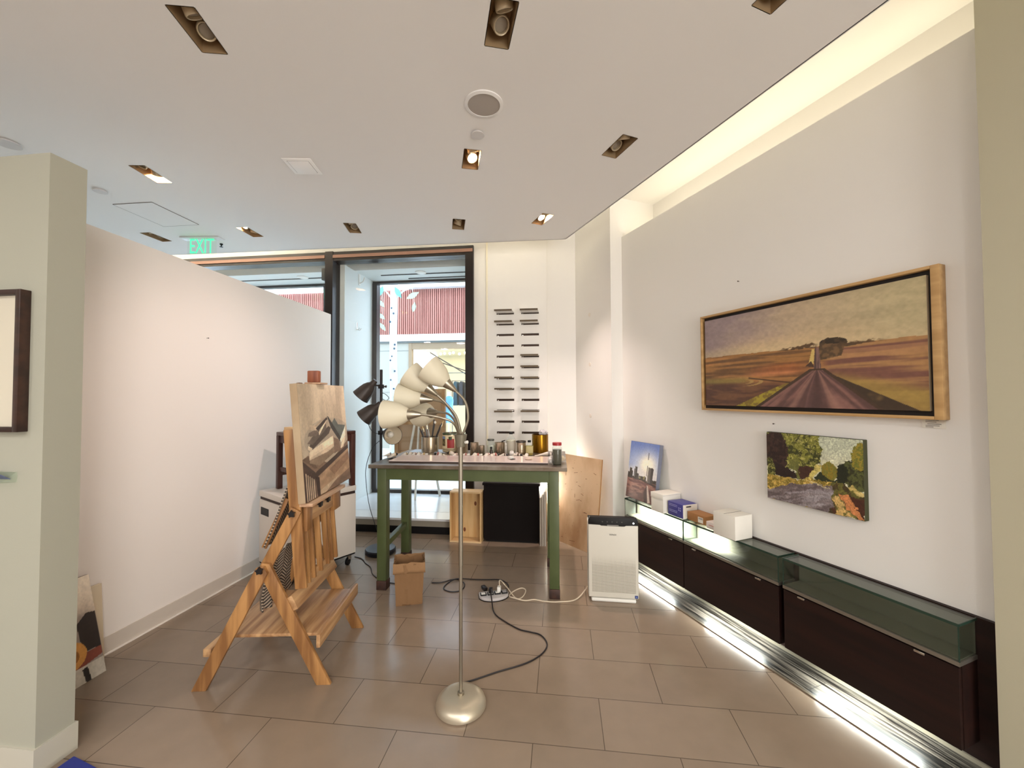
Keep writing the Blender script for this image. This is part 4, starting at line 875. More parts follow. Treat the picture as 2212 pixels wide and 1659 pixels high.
def paint_tube(x, y, z, ang, L, r, band, cap, words, group=None):
    t = thing('paint_tube', words, 'paint tube', (x, y, z), R(ang), group)
    b = MB(); n = 7; rings = []
    for i in range(n + 1):
        f = i / n; ry = r * (1.0 - .0 * f) * (1.15 if f > .6 else 1); rz = max(r * (1 - max(0, f - .25) / .75), .0016)
        if i == 0: ry = rz = r * .6
        rings.append([b.bm.verts.new((f * L, ry * math.cos(2 * math.pi * k / 14), r * 1.0 - (r - rz) * .9 + rz * math.sin(2 * math.pi * k / 14))) for k in range(14)])
    for a, c in zip(rings, rings[1:]):
        for k in range(14): b.bm.faces.new((a[k], a[(k + 1) % 14], c[(k + 1) % 14], c[k]))
    b.bm.faces.new(rings[0][::-1]); b.bm.faces.new(rings[-1]); b.build('tube_body', TUBE, t)
    M = Matrix.Translation((-.0005, 0, r)) @ Euler((0, R(-90), 0)).to_matrix().to_4x4()
    MB().lathe([(r * .55, 0), (r * .55, .004), (r * .72, .005), (r * .66, .019), (r * .5, .020)], 14, M).build('cap', cap, t)
    M2 = Matrix.Translation((L * .10, 0, r)) @ Euler((0, R(90), 0)).to_matrix().to_4x4()
    MB().lathe([(r * 1.03, 0), (r * 1.05, L * .12)], 14, M2, False, False).build('colour_band', band, t)
bands = {k: mat('band_' + k, S(*c), .4) for k, c in dict(ochre=(176, 140, 62), red=(150, 44, 36), umber=(84, 56, 38), blue=(52, 70, 130), green=(74, 96, 56), rose=(196, 120, 116), grey=(130, 126, 122), sand=(204, 176, 128)).items()}
ROW = [(-1.425, 3.32, .012, 200, 'grey', CAPB, 'paint tube lying on the grey oval dish, the left one'), (-1.385, 3.29, .014, 255, 'sand', CAPB, 'paint tube lying on the grey oval dish, the right one'),
       (-1.345, 3.435, 0, 262, 'ochre', CAPW, 'paint tube at the left end of the row behind the palette'), (-1.305, 3.43, 0, 275, 'sand', CAPW, 'paint tube second from left in the row behind the palette'), (-1.268, 3.44, 0, 268, 'rose', CAPW, 'paint tube third from left in the row, cap facing forward'),
       (-1.232, 3.43, 0, 282, 'grey', CAPB, 'paint tube in the row just left of the brush can front'), (-1.165, 3.42, 0, 185, 'ochre', CAPW, 'paint tube lying sideways in front of the brush can'), (-1.075, 3.43, 0, 5, 'red', CAPB, 'paint tube with red band and dark cap near the brush can'),
       (-1.030, 3.44, 0, 265, 'green', CAPB, 'paint tube between brush can and tomato can'), (-.965, 3.46, 0, 330, 'sand', CAPB, 'fat paint tube lying in front of the tomato can'), (-.900, 3.43, 0, 262, 'rose', CAPW, 'paint tube left of the floor lamp pole, pale cap forward'),
       (-.855, 3.44, 0, 275, 'umber', CAPB, 'paint tube right behind the floor lamp pole'), (-.800, 3.43, 0, 190, 'red', CAPW, 'paint tube lying sideways in front of the slim tin can'), (-.735, 3.44, 0, 268, 'umber', CAPB, 'paint tube in front of the gap between the two slim cans'),
       (-.690, 3.43, 0, 185, 'red', CAPW, 'paint tube in front of the smallest tin can'), (-.625, 3.44, 0, 250, 'rose', CAPW, 'pinkish paint tube in front of the clear glass jar, left one'), (-.590, 3.43, 0, 285, 'rose', CAPW, 'pinkish paint tube in front of the clear glass jar, right one'),
       (-.545, 3.44, 0, 200, 'red', CAPB, 'paint tube in front of the shiny tin can'), (-.470, 3.45, 0, 190, 'umber', CAPB, 'dark banded paint tube left of the white bundle'), (-.405, 3.48, 0, 20, 'grey', CAPW, 'paint tube in front of the tall clear bottle'),
       (-.350, 3.46, 0, 175, 'umber', CAPB, 'dark banded paint tube in front of the ridged can'), (-.290, 3.46, 0, 260, 'umber', CAPB, 'paint tube in front of the small yellow-label bottle')]
for i, (x, y, z, a, bd, cp, words) in enumerate(ROW):
    paint_tube(x, y + (.012 if i % 2 and i > 1 else 0), ZT + z, a, .078 + .010 * (i % 3), .0150 + .0015 * (i % 2) + (.004 if 'fat' in words else 0), bands[bd], cp, words, 'paint tubes behind the palette')
paint_tube(-.085, 3.52, ZT, 184, .145, .019, bands['grey'], CAPB, 'very large white paint tube lying before the gold can')
crumple('paper_towel', (-.080, 3.145, ZT), .026, .026, mat('paper_towel', S(222, 216, 210), .8), 'crumpled white paper towel left of the red lid jar', 'paper towel', 5)
crumple('rag', (-.005, 3.245, ZT), .034, .020, mat('beige_rag', S(200, 186, 160), .9), 'crumpled beige rag behind the red lid jar', 'rag', 8)
crumple('paper_towel', (-.425, 3.47, ZT), .022, .022, mat('paper_towel', S(222, 216, 210), .8), 'small white paper bundle before the tall clear bottle', 'paper towel', 12)
# ------------------------------------------------------------------ five-arm floor lamp
NICK = mat('satin_nickel', S(160, 152, 136), .34, metal=.9); SHADE = mat('frosted_shade', S(208, 200, 178), .5, spec=.3)
SHADE.node_tree.nodes['Principled BSDF'].inputs['Transmission Weight'].default_value = 0.0
t = thing('floor_lamp', 'five-armed silver gooseneck floor lamp with white shades in the foreground', 'floor lamp', (-.484, 1.932, 0))
MB().lathe([(.112, 0), (.119, .006), (.1195, .018), (.113, .034), (.096, .049), (.078, .054), (.060, .0555), (.016, .057)], 56).build('base', mat('silver_paint', S(208, 198, 178), .38, metal=.75), t)
MB().lathe([(.016, .0572), (.016, .068), (.012, .070)], 24).build('base_collar', NICK, t)
MB().lathe([(.0085, .0702), (.0085, .66), (.0105, .661), (.0105, 1.229)], 20).build('pole', mat('grey_steel_pole', S(150, 142, 128), .38, metal=.85), t)
MB().lathe([(.012, 1.2292), (.0215, 1.230), (.031, 1.288), (.029, 1.290), (.004, 1.289)], 28).build('cup', mat('grey_cup', S(120, 114, 98), .45, metal=.4), t)
MB().lathe([(.007, 0), (.008, .014), (.004, .016)], 12, Matrix.Translation((.026, -.012, 1.252)) @ Euler((R(80), 0, R(60))).to_matrix().to_4x4()).build('switch_knob', WHITE, t)
ARMS = dict(
    a=[(.010, 0, 1.288), (.036, 0, 1.364), (.023, 0, 1.446), (-.024, -.005, 1.500), (-.067, -.01, 1.537)],
    b=[(-.002, .02, 1.288), (-.034, .048, 1.372), (-.088, .058, 1.436), (-.136, .055, 1.481), (-.180, .05, 1.515)],
    c=[(-.008, .016, 1.288), (-.038, .06, 1.359), (-.101, .075, 1.436), (-.163, .07, 1.456), (-.231, .065, 1.462)],
    d=[(-.004, -.016, 1.288), (-.02, -.06, 1.348), (-.08, -.082, 1.375), (-.172, -.082, 1.389), (-.234, -.082, 1.389)],
    e=[(-.014, .006, 1.288), (-.05, .09, 1.342), (-.096, .118, 1.382), (-.158, .125, 1.392), (-.205, .150, 1.384)])
for k, pts in ARMS.items():
    P = [Vector(p) for p in pts]; tip = P[-2]; ax = (P[-1] - P[-2]).normalized()
    if k == 'e': ax = Vector((-.72, .62, -.10)).normalized()
    arm = MB().tube(P[:-1], .0058, 10, n=8).build('gooseneck_arm', NICK, t)
    q = ax.to_track_quat('Z', 'Y').to_matrix().to_4x4(); M = Matrix.Translation(tip) @ q
    MB().lathe([(.006, -.004), (.009, 0), (.0275, .062), (.025, .064)], 24, M).build('socket_cone', NICK, arm)
    sh = MB().lathe([(.0272, .058), (.040, .076), (.054, .102), (.062, .132), (.0665, .160), (.068, .178), (.0655, .178), (.064, .160), (.059, .132), (.051, .102), (.037, .077), (.024, .062)], 40, M, False, False).build('shade', SHADE, arm)
    MB().sphere((0, 0, 0), .022, .022, .03, 16, 10, M @ Matrix.Translation((0, 0, .105))).build('bulb', WHITE, arm)
# ------------------------------------------------------------------ three-head dark spotlight floor lamp
DG = mat('dark_grey_metal', S(62, 54, 50), .42, metal=.3); DB = mat('black_blue_base', S(30, 32, 40), .3)
t = thing('floor_lamp', 'dark grey three-spot floor lamp with round black base behind the table', 'floor lamp', (-1.700, 3.700, 0))
MB().lathe([(.132, 0), (.140, .01), (.140, .035), (.132, .045), (.02, .048)], 48).build('base', DB, t)
MB().lathe([(.013, .048), (.013, 1.72), (.010, 1.724)], 16).build('pole', mat('black_metal', S(34, 32, 34), .4, metal=.4), t)
def spot_head(neck, ax, zc, L=.165, rm=.084):
    ax = Vector(ax).normalized(); neck = Vector(neck); q = ax.to_track_quat('Z', 'Y').to_matrix().to_4x4(); M = Matrix.Translation(neck) @ q
    hd = MB().lathe([(.012, -.050), (.024, -.045), (.028, -.012), (.030, .0), (.046, .018), (.062, .05), (.073, .1), (rm, L), (rm - .003, L), (.070, .1), (.059, .05), (.042, .022), (.01, .012)], 36, M, True, True).build('spot_head', DG, t)
    MB().lathe([(rm - .0035, L - .001), (.0695, .1), (.058, .052), (.041, .026), (.012, .018)], 36, M, False, False).build('inner_reflector', mat('warm_white_inner', S(222, 210, 188), .5), hd)
    MB().sphere((0, 0, 0), .030, .030, .038, 16, 10, M @ Matrix.Translation((0, 0, .085))).build('bulb', WHITE, hd)
    MB().tube([(0, 0, zc), neck * .5 + Vector((0, 0, zc)) * .5, neck], .008, 8).build('bracket', DG, t)
    MB().box(-.022, .022, -.022, .022, zc - .02, zc + .02, .005).build('clamp', mat('black_metal', S(34, 32, 34), .4, metal=.4), t)
    MB().lathe([(.006, 0), (.006, .02), (.012, .02), (.012, .03)], 12, Matrix.Translation((.022, 0, zc)) @ Euler((0, R(90), 0)).to_matrix().to_4x4()).build('clamp_knob', DG, t)
spot_head((-.075, -.03, 1.585), (-.66, -.10, -.74), 1.562); spot_head((-.020, -.045, 1.375), (-.74, -.10, -.66), 1.36); spot_head((.078, -.03, 1.118), (.66, -.75, -.02), 1.125)
MB().tube([(.012, 0, 1.50), (.05, -.02, 1.49), (.085, -.02, 1.455), (.06, -.02, 1.43), (.012, 0, 1.445)], .0028, 6).build('cord', BLACK, t)
MB().tube([(-.115, -.04, 1.235), (-.09, -.03, 1.16), (-.04, -.02, 1.12), (-.01, 0, 1.118)], .0028, 6).build('cord', BLACK, t)
MB().tube([(-.006, -.014, 1.05), (-.07, -.03, .98), (-.12, -.04, .84), (-.125, -.05, .70), (-.10, -.03, .45), (-.03, -.01, .2), (-.014, -.01, .1)], .0028, 6).build('cord', BLACK, t)
# ------------------------------------------------------------------ studio easel with the books painting
OAK = wood('easel_oak_upright', S(182, 134, 82), S(132, 90, 52), 'z', 8, .42); OAKX = wood('easel_oak_shelf', S(196, 156, 112), S(146, 104, 68), 'y', 8, .4); OAKD = wood('easel_oak_block', S(160, 114, 68), S(116, 76, 44), 'z', 6, .42)
EZ = Vector((-1.827, 1.887, 0)); EA = math.atan2(.156, .988)
ez = thing('studio_easel', 'wooden studio easel with A-frame legs and a shelf, left of the table', 'easel', EZ, EA)
KN = mat('knob_black', S(24, 22, 24), .4)
def knob(f, w_, z, dirn, parent):
    M = Matrix.Translation((f, w_, z)) @ Vector(dirn).to_track_quat('Z', 'Y').to_matrix().to_4x4(); b = MB()
    b.lathe([(.007, 0), (.007, .010)], 12, M)
    pts = []
    for i in range(15):
        a = 2 * math.pi * i / 15; pts.append(((.020 if i % 3 == 1 else .0135) * math.cos(a), (.020 if i % 3 == 1 else .0135) * math.sin(a)))
    b.prism(pts, .014, M @ Matrix.Translation((0, 0, .010)))
    return b.build('knob', KN, parent)
def cut_beam(b, p0, p1, w_, y0, y1):
    # flat board in the f/z plane with its foot cut level with the floor
    p0 = Vector(p0); p1 = Vector(p1); d = (p1 - p0).normalized(); n = Vector((d.y, -d.x)); k = (w_ / 2) / abs(d.y)
    pts = [(p0.x - k, p0.y), (p0.x + k, p0.y)]; e1 = p1 + n * w_ / 2; e0 = p1 - n * w_ / 2
    if n.x < 0: e0, e1 = e1, e0
    pts += [(e1.x, e1.y), tuple(p1 + d * w_ * .35), (e0.x, e0.y)]
    M = Matrix(((1, 0, 0, 0), (0, 0, 1, y0), (0, 1, 0, 0), (0, 0, 0, 1)))
    b.prism(pts, y1 - y0, M, .002); return b
for y0, y1, s in ((-.014, .006, -1), (.534, .554, 1)):
    lb = cut_beam(MB(), (.01, 0), (.312, .590), .064, y0, y1).build('leg', OAK, ez)
    cut_beam(MB(), (.618, 0), (.312, .600), .064, y0 + .0205, y1 + .0205).build('leg', OAK, ez) if s < 0 else cut_beam(MB(), (.618, 0), (.312, .600), .064, y0 - .0205, y1 - .0205).build('leg', OAK, ez)
    knob(.312, y0 if s < 0 else y1, .598, (0, s, 0), ez)
    pd = cut_beam(MB(), (.048, .152), (.085, .225), .04, y0 + .002, y1 - .002)
    st = MB().beam((.300, (y0 + y1) / 2 + .041 * -s, .575), (.462, (y0 + y1) / 2 + .041 * -s, .885), .058, .018, side=(0, 1, 0), bev=.003).build('strut', OAK, ez)
    knob(.448, (y0 + y1) / 2 + .041 * -s - .0095 * -s if s > 0 else (y0 + y1) / 2 + .041 - .0095, .868, (0, s, 0), st)
MB().box(.015, .055, .007, .533, .155, .195, .003).build('rear_rail', OAKX, ez)
MB().box(.085, .585, .030, .510, .236, .252, .002).build('shelf', OAKX, ez)
MB().box(.586, .606, -.008, .560, .196, .262, .003).build('shelf_lip', OAKX, ez)
MB().beam((.455, .012, .412), (.455, .530, .412), .075, .030, side=(1, 0, .5), bev=.003).build('front_rail', OAKX, ez)
mast = lambda z: .512 - .083 * (z - .47)
def mboard(w0, w1, z0, z1, th, off=0, name='mast_board', m=OAK, parent=ez):
    x0 = mast(z0) - off; x1 = mast(z1) - off; wm = (w0 + w1) / 2
    return MB().beam((x0 - th / 2, wm, z0), (x1 - th / 2, wm, z1), th, w1 - w0, side=(0, 1, 0), bev=.002).build(name, m, parent)
mboard(.046, .064, .470, 1.30, .060); mboard(.452, .470, .470, 1.30, .060)
for w0 in (.098, .160, .250, .345, .400): mboard(w0, w0 + .018, .475, .925, .030, .004, 'slat')
mboard(.066, .450, .475, .505, .022, .024, 'mast_rail', OAKX)
mboard(.066, .450, 1.22, 1.26, .022, .030, 'mast_rail', OAKX)
sl = mboard(.262, .302, .50, 1.555, .018, .060, 'slider', OAKD)
# ledge, its blocks and knobs
lf = lambda z: mast(z)
MB().box(lf(.9) + .001, lf(.9) + .070, .030, .490, .898, .916, .002).build('canvas_ledge', wood('ledge_pale', S(206, 172, 142), S(180, 140, 108), 'y', 8), ez)
MB().box(lf(.86) + .001, lf(.86) + .024, .066, .128, .760, .897, .003).build('ledge_block', OAKD, ez); MB().box(lf(.86) + .001, lf(.86) + .026, .415, .520, .770, .897, .003).build('ledge_block', OAKD, ez)
mboard(.130, .414, .800, .895, .016, -.017, 'ledge_board', OAKX)
for w_ in (.205, .310): knob(lf(.87) + .018, w_, .870, (1, 0, 0), ez)
# top clamp
MB().box(.405, .470, .262, .302, 1.556, 1.625, .006).build('top_clamp', wood('clamp_red_wood', S(152, 88, 58), S(120, 64, 42), 'z', 8), ez)
MB().box(.400, .490, .240, .345, 1.545, 1.5555, .002).build('clamp_lip', wood('ledge_pale', S(206, 172, 142), S(180, 140, 108), 'y', 8), ez)
# the canvas standing on the ledge
CW, CHH = .645, .625; tl = math.atan(.083)
cv = thing('canvas_painting', 'painting in progress of stacked grey books, clamped on the studio easel', 'painting', EZ + Matrix.Rotation(EA, 3, 'Z') @ Vector((.4815, .010, .918)), EA)
cv.rotation_euler = (0, -tl, EA)
MB().box(0, .038, 0, CW, 0, CHH, .002).build('canvas', mat('primed_canvas_edge', S(186, 164, 134), .8, c2=S(160, 134, 104), noise=(4, .3, .7)), cv)
picture('picture', FADE, books_picture, CW - .002, CHH - .002, 240, 240, cv, origin=(.0385, .001, .001), ux=(0, 1, 0), gain=1.7)
# herringbone cloth draped over the struts behind the mast
HB = herringbone_mat()
path = [(.415, 1.06), (.385, .98), (.345, .87), (.305, .765), (.276, .690), (.268, .672)]
path2 = [(.300, .62), (.285, .56), (.272, .48), (.262, .40), (.262, .335)]
def drape(name, path, w0, w1, parent, fold, seed):
    bm = bmesh.new(); uvl = bm.loops.layers.uv.new('UVMap'); rnd = random.Random(seed); nx = 22; P = []
    for (a, b) in zip(path, path[1:]):
        for k in range(5): P.append((a[0] + (b[0] - a[0]) * k / 5, a[1] + (b[1] - a[1]) * k / 5))
    P.append(path[-1]); s = 0; rows = []; S_ = []
    for i, p in enumerate(P):
        if i: s += math.dist(p, P[i - 1])
        S_.append(s)
        rows.append([bm.verts.new((p[0] + fold * math.sin(j * 1.1 + i * .12) * (.3 + .7 * i / len(P)) + .004 * math.sin(j * .7 + seed), w0 + (w1 - w0) * j / nx + .006 * math.sin(i * .5 + seed), p[1] + .004 * math.sin(j * .9))) for j in range(nx + 1)])
    for i in range(len(P) - 1):
        for j in range(nx):
            f = bm.faces.new((rows[i][j], rows[i][j + 1], rows[i + 1][j + 1], rows[i + 1][j])); f.smooth = True
            for l, (a, b) in zip(f.loops, ((j, i), (j + 1, i), (j + 1, i + 1), (j, i + 1))): l[uvl].uv = ((w1 - w0) * a / nx * 1.15, S_[b])
    me = bpy.data.meshes.new(name); bm.to_mesh(me); bm.free(); me.materials.append(HB)
    o = bpy.data.objects.new(name, me); col.objects.link(o); o.parent = parent
    so = o.modifiers.new('thick', 'SOLIDIFY'); so.thickness = .008; so.offset = 0
    return o
cl = thing('herringbone_blanket', 'dark and cream herringbone blanket hanging behind the easel mast', 'blanket', EZ, EA)
drape('upper_fold', path, .075, .43, cl, .006, 1); drape('hanging_fold', path2, .075, .36, cl, .016, 4)
MB().beam((.385, .09, .93), (.268, .09, .67), .026, .012, side=(0, 1, 0), bev=.002).build('rear_brace', OAKD, ez)
MB().beam((.385, .44, .93), (.268, .44, .67), .026, .012, side=(0, 1, 0), bev=.002).build('rear_brace', OAKD, ez)
# ------------------------------------------------------------------ white mobile cabinet with the dark stool on top
CABW = mat('cabinet_white', S(222, 214, 204), .45)
t = thing('mobile_cabinet', 'white drawer cabinet on casters behind the easel', 'cabinet', (-2.096, 2.91, 0), R(-30.1))
# local x along left face (negative), local y along right face
MB().box(-.475, 0, 0, .59, .105, .62, .003).build('body', CABW, t)
MB().box(-.475, .006, -.004, .59, .645, .690, .003).build('top', CABW, t)
MB().box(-.470, -.005, .006, .585, .6205, .6445).build('shadow_gap', mat('brown_gap', S(52, 34, 28), .6), t, smooth=False)
MB().box(-.47, -.005, .005, .585, .092, .1045).build('base_frame', BLACK, t, smooth=False)
MB().box(-.44, -.30, -.003, .0, .500, .560).build('handle_slot', BLACK, t, smooth=False)
for x, y in ((-.04, .05), (-.04, .54), (-.43, .05), (-.43, .54)):
    cs = MB().lathe([(.028, -.012), (.032, -.008), (.032, .008), (.028, .012)], 20, Matrix.Translation((x, y, .0325)) @ Euler((0, R(90), R(30))).to_matrix().to_4x4()).build('caster', BLACK, t)
    MB().box(x - .016, x + .016, y - .004, y + .026, .050, .0915, .003).build('caster_fork', CHR, cs)
STW = wood('walnut_stool', S(74, 38, 28), S(54, 26, 20), 'z', 7, .38)
t = thing('wooden_stool', 'dark reddish-brown wooden stool standing on the white cabinet', 'stool', (-2.110, 3.318, .690), R(-30.1))
hx, hy = .197, .218
MB().box(-hx - .02, hx + .02, -hy - .02, hy + .02, .452, .480, .004).build('seat', STW, t)
for sx in (-1, 1):
    for sy in (-1, 1): MB().box(sx * hx - .020, sx * hx + .020, sy * hy - .020, sy * hy + .020, 0, .4518, .003).build('leg', STW, t)
for sx in (-1, 1): MB().box(sx * hx - .010, sx * hx + .010, -hy + .0205, hy - .0205, .39, .4515, .002).build('apron', STW, t); MB().box(sx * hx - .010, sx * hx + .010, -hy + .0205, hy - .0205, .11, .145, .002).build('stretcher', STW, t)
for sy in (-1, 1): MB().box(-hx + .0205, hx - .0205, sy * hy - .010, sy * hy + .010, .39, .4515, .002).build('apron', STW, t); MB().box(-hx + .0205, hx - .0205, sy * hy - .010, sy * hy + .010, .15, .185, .002).build('stretcher', STW, t)
tag(MB().box(-.05, .05, -.03, .03, 0, .042, .004).build('wooden_block', mat('pale_wood', S(224, 188, 140), .6), None, (-2.285, 3.225, 1.1705), R(-20)), 'small pale wooden block on the dark stool seat, half hidden by the canvas', 'block')
# ------------------------------------------------------------------ far left: framed print, holder, leaning canvases, blue mat
t = thing('framed_print', 'dark framed matted landscape print cut by the left edge of the photo', 'framed picture', (-2.75, 1.385, 1.341))
FW, FH = .640, .564; FR_ = wood('dark_walnut_frame', S(62, 38, 28), S(44, 26, 20), 'x', 8, .4); b = MB()
b.box(0, .024, -.035, 0, 0, FH, .002); b.box(FW - .024, FW, -.035, 0, 0, FH, .002); b.box(.024, FW - .024, -.035, 0, 0, .02, .002); b.box(.024, FW - .024, -.035, 0, FH - .02, FH, .002)
b.build('frame', FR_, t)
MB().box(.024, FW - .024, -.012, -.002, .02, FH - .02).build('mat_board', mat('cream_mat', S(224, 216, 196), .7), t, smooth=False)
picture('picture', FADE, meadow_picture, .345, .345, 80, 80, t, origin=(.145, -.0125, .11), ux=(1, 0, 0))
MB().box(.024, FW - .024, -.028, -.025, .02, FH - .02).build('glazing', PANE, t, smooth=False)
t = thing('label_holder', 'clear wedge label holder with bluish card below the framed print at the left edge', 'label holder', (-2.30, 1.385, 1.140))
MB().prism([(0, 0), (-.045, .004), (-.045, .008), (-.004, .040), (0, .040)], .145, Matrix(((0, 0, 1, 0), (1, 0, 0, 0), (0, 1, 0, 0), (0, 0, 0, 1)))).build('acrylic_wedge', glass('acrylic', (.96, 1, .97, 1)), t, smooth=False)
MB().beam((.06, -.026, .0265), (.125, -.026, .0265), .046, .002, side=(0, .6, .8)).build('card', mat('blue_grey_card', S(98, 108, 150), .5), t, smooth=False)
t = thing('canvas_painting', 'painting of a round orange fruit shape, leaning on the left partition', 'painting', (-2.448, 1.54, 0))
t.rotation_euler = (0, R(-13.8), 0)
MB().box(-.022, 0, 0, .42, 0, .525, .002).build('canvas', mat('canvas_edge_grey', S(150, 138, 122), .8), t)
picture('picture', FADE, bird_picture, .418, .523, 130, 150, t, origin=(.0005, .001, .001), ux=(0, 1, 0))
t = thing('stretched_canvas', 'plain pale canvas leaning behind the orange fruit painting', 'canvas', (-2.548, 1.60, 0))
t.rotation_euler = (0, R(-4.0), 0)
MB().box(-.018, 0, 0, .43, 0, .43, .002).build('canvas', mat('pale_canvas', S(206, 190, 162), .8), t)
MB().prism([(-1.976, 1.469), (-1.70, 1.405), (-1.76, 1.12), (-2.0, 1.13)], .022, None, .005).build('blue_mat', mat('royal_blue_cloth', S(38, 52, 140), .8), None)
tag(bpy.data.objects['blue_mat'], 'royal blue folded cloth corner on the floor at the bottom left', 'cloth')
tag(MB().lathe([(.0015, 0), (.0015, .014), (.004, .014), (.004, .016)], 10, Matrix.Rotation(R(90), 4, 'Y')).build('nail', NAIL, None, (-2.589, 2.70, 1.905)), 'small nail in the left partition above the pink glow', 'nail')
# ------------------------------------------------------------------ paper bag, power strip, cords
PB = mat('kraft_paper', S(132, 98, 64), .8, bump=(26, .5))
def bag_ring(z, k, seed, jit):
    rnd = random.Random(seed); r = []
    hx, hy = .092 * k, .074 * k; cnt = 9
    corners = [(-hx, -hy), (hx, -hy), (hx, hy), (-hx, hy)]
    for i in range(4):
        x0, y0 = corners[i]; x1, y1 = corners[(i + 1) % 4]
        for j in range(cnt):
            f = j / cnt; bow = math.sin(math.pi * f)
            nx, ny = (y1 - y0), -(x1 - x0); L = math.hypot(nx, ny)
            o = rnd.uniform(-jit, jit) * bow - (.010 * bow if i in (1, 3) else 0) * (1 - abs(z - .15) * 4 if abs(z - .15) < .25 else 0)
            r.append((x0 + (x1 - x0) * f + nx / L * o, y0 + (y1 - y0) * f + ny / L * o, z + rnd.uniform(-jit, jit) * .8))
    return r
t = thing('paper_bag', 'open brown paper bag with folded rim on the floor beside the table leg', 'paper bag', (-1.098, 2.868, 0), R(20))
b = MB(); rings = []
for i, (z, k) in enumerate(((.0, .95), (.012, 1.0), (.06, 1.0), (.11, 1.03), (.17, 1.06), (.23, 1.09), (.292, 1.14))):
    rings.append([b.bm.verts.new(v) for v in bag_ring(z, k, i + 3, .0 if i < 1 else .009)])
for a, c in zip(rings, rings[1:]):
    n = len(a)
    for i in range(n): b.bm.faces.new((a[i], a[(i + 1) % n], c[(i + 1) % n], c[i]))
b.bm.faces.new(rings[0][::-1])
o = b.build('bag_body', PB, t, ang=22); so = o.modifiers.new('thick', 'SOLIDIFY'); so.thickness = .0015; so.offset = -1
b = MB(); rings = []
for i, (z, k) in enumerate(((.296, 1.145), (.299, 1.17), (.292, 1.185), (.25, 1.19), (.228, 1.20))):
    rings.append([b.bm.verts.new(v) for v in bag_ring(z, k, 40 + (i > 2) * 3, .006)])
for a, c in zip(rings, rings[1:]):
    n = len(a)
    for i in range(n): b.bm.faces.new((a[i], a[(i + 1) % n], c[(i + 1) % n], c[i]))
o = b.build('folded_rim', mat('kraft_paper_light', S(150, 114, 78), .8, bump=(26, .5)), t, ang=22); so = o.modifiers.new('thick', 'SOLIDIFY'); so.thickness = .0012; so.offset = 0
crumple('trash_wad', (-1.09, 2.88, .045), .055, .06, mat('grey_wad', S(150, 140, 122), .8), 'crumpled grey paper inside the brown paper bag', 'paper', 21)
t = thing('power_strip', 'white flat power strip with four black-ringed outlets on the floor', 'power strip', (-.500, 2.985, 0), R(19))
pts = [(-.105, .048), (.105, .048), (.108, .0)] + [(.108 * math.cos(R(a)), -.075 * math.sin(R(a)) - .0) for a in range(15, 180, 15)] + [(-.108, .0)]
MB().prism(pts, .024, None, .004).build('body', mat('grey_white_plastic', S(188, 182, 180), .4), t)
MB().prism([(x * 1.03, y * 1.03) for x, y in pts], .006, Matrix.Translation((0, 0, .0)), .001).build('base_rim', BLACK, t)
for i in range(4):
    x = -.078 + i * .052
    og = MB().box(x - .022, x + .022, -.022, .022, .0242, .032, .002).build('outlet_ring', BLACK, t)
    MB().box(x - .015, x + .015, -.015, .015, .0321, .0345, .001).build('outlet_face', WHITE if i != 3 else mat('grey_face', S(150, 146, 146), .4), og)
def cord(name, pts, r, m, words, z=.0, plug=None, pm=None):
    t = thing(name, words, 'cord', (pts[0][0], pts[0][1], 0)); x0, y0 = pts[0][:2]
    P = [(p[0] - x0, p[1] - y0, (p[2] if len(p) > 2 else r + .0008)) for p in pts]
    MB().tube(P, r, 8).build('cable', m, t)
    if plug:
        q = Vector(plug) - Vector((x0, y0, 0)); MB().box(q.x - .013, q.x + .013, q.y - .018, q.y + .018, q.z, q.z + .034, .004).build('plug', pm or m, t)
    return t
CB = mat('cord_black', S(26, 20, 22), .45); CWH = mat('cord_cream', S(216, 200, 176), .5)
cord('extension_lead', [(-.556, 2.052, .010), (-.542, 2.073), (-.478, 2.097), (-.351, 2.18), (-.21, 2.264), (-.134, 2.339), (-.096, 2.415), (-.099, 2.48), (-.138, 2.543), (-.202, 2.566), (-.274, 2.588), (-.369, 2.66), (-.438, 2.726), (-.475, 2.80), (-.495, 2.87, .03), (-.512, 2.92, .06), (-.522, 2.958, .068)], .0042, CB, 'black cord curving from the silver lamp base to the power strip', plug=(-.522, 2.974, .035))
cord('extension_lead', [(-1.02, 3.142), (-.951, 3.153), (-.853, 3.222), (-.776, 3.176), (-.750, 3.104), (-.769, 3.039), (-.823, 3.016), (-.880, 3.036), (-.905, 3.078), (-.890, 3.155), (-.835, 3.215, .013), (-.700, 3.236), (-.600, 3.243), (-.494, 3.251), (-.433, 3.196), (-.412, 3.133), (-.430, 3.085), (-.47, 3.065), (-.56, 3.045)], .0042, CB, 'black looped extension cord behind the power strip, running from the paper bag')
tag(MB().box(-.016, .016, -.030, .030, 0, .026, .006).build('loose_plug', CB, None, (-.590, 3.085, 0), R(35)), 'loose black plug lying behind the left end of the power strip', 'plug')
cord('extension_lead', [(-.462, 3.012, .07), (-.470, 3.06, .085), (-.462, 3.12, .055), (-.440, 3.13, .024), (-.410, 3.088, .018), (-.348, 2.990), (-.313, 2.968), (-.285, 3.016), (-.276, 3.100), (-.305, 3.132), (-.344, 3.104), (-.380, 3.045), (-.386, 2.996), (-.353, 2.962, .013), (-.271, 2.948), (-.202, 2.968), (-.128, 2.952), (-.033, 2.956), (.09, 3.000), (.170, 3.11, .03), (.183, 3.12, .05)], .0042, CWH, 'cream cord looping from the power strip to the air purifier', plug=(-.464, 3.005, .035), pm=WHITE)
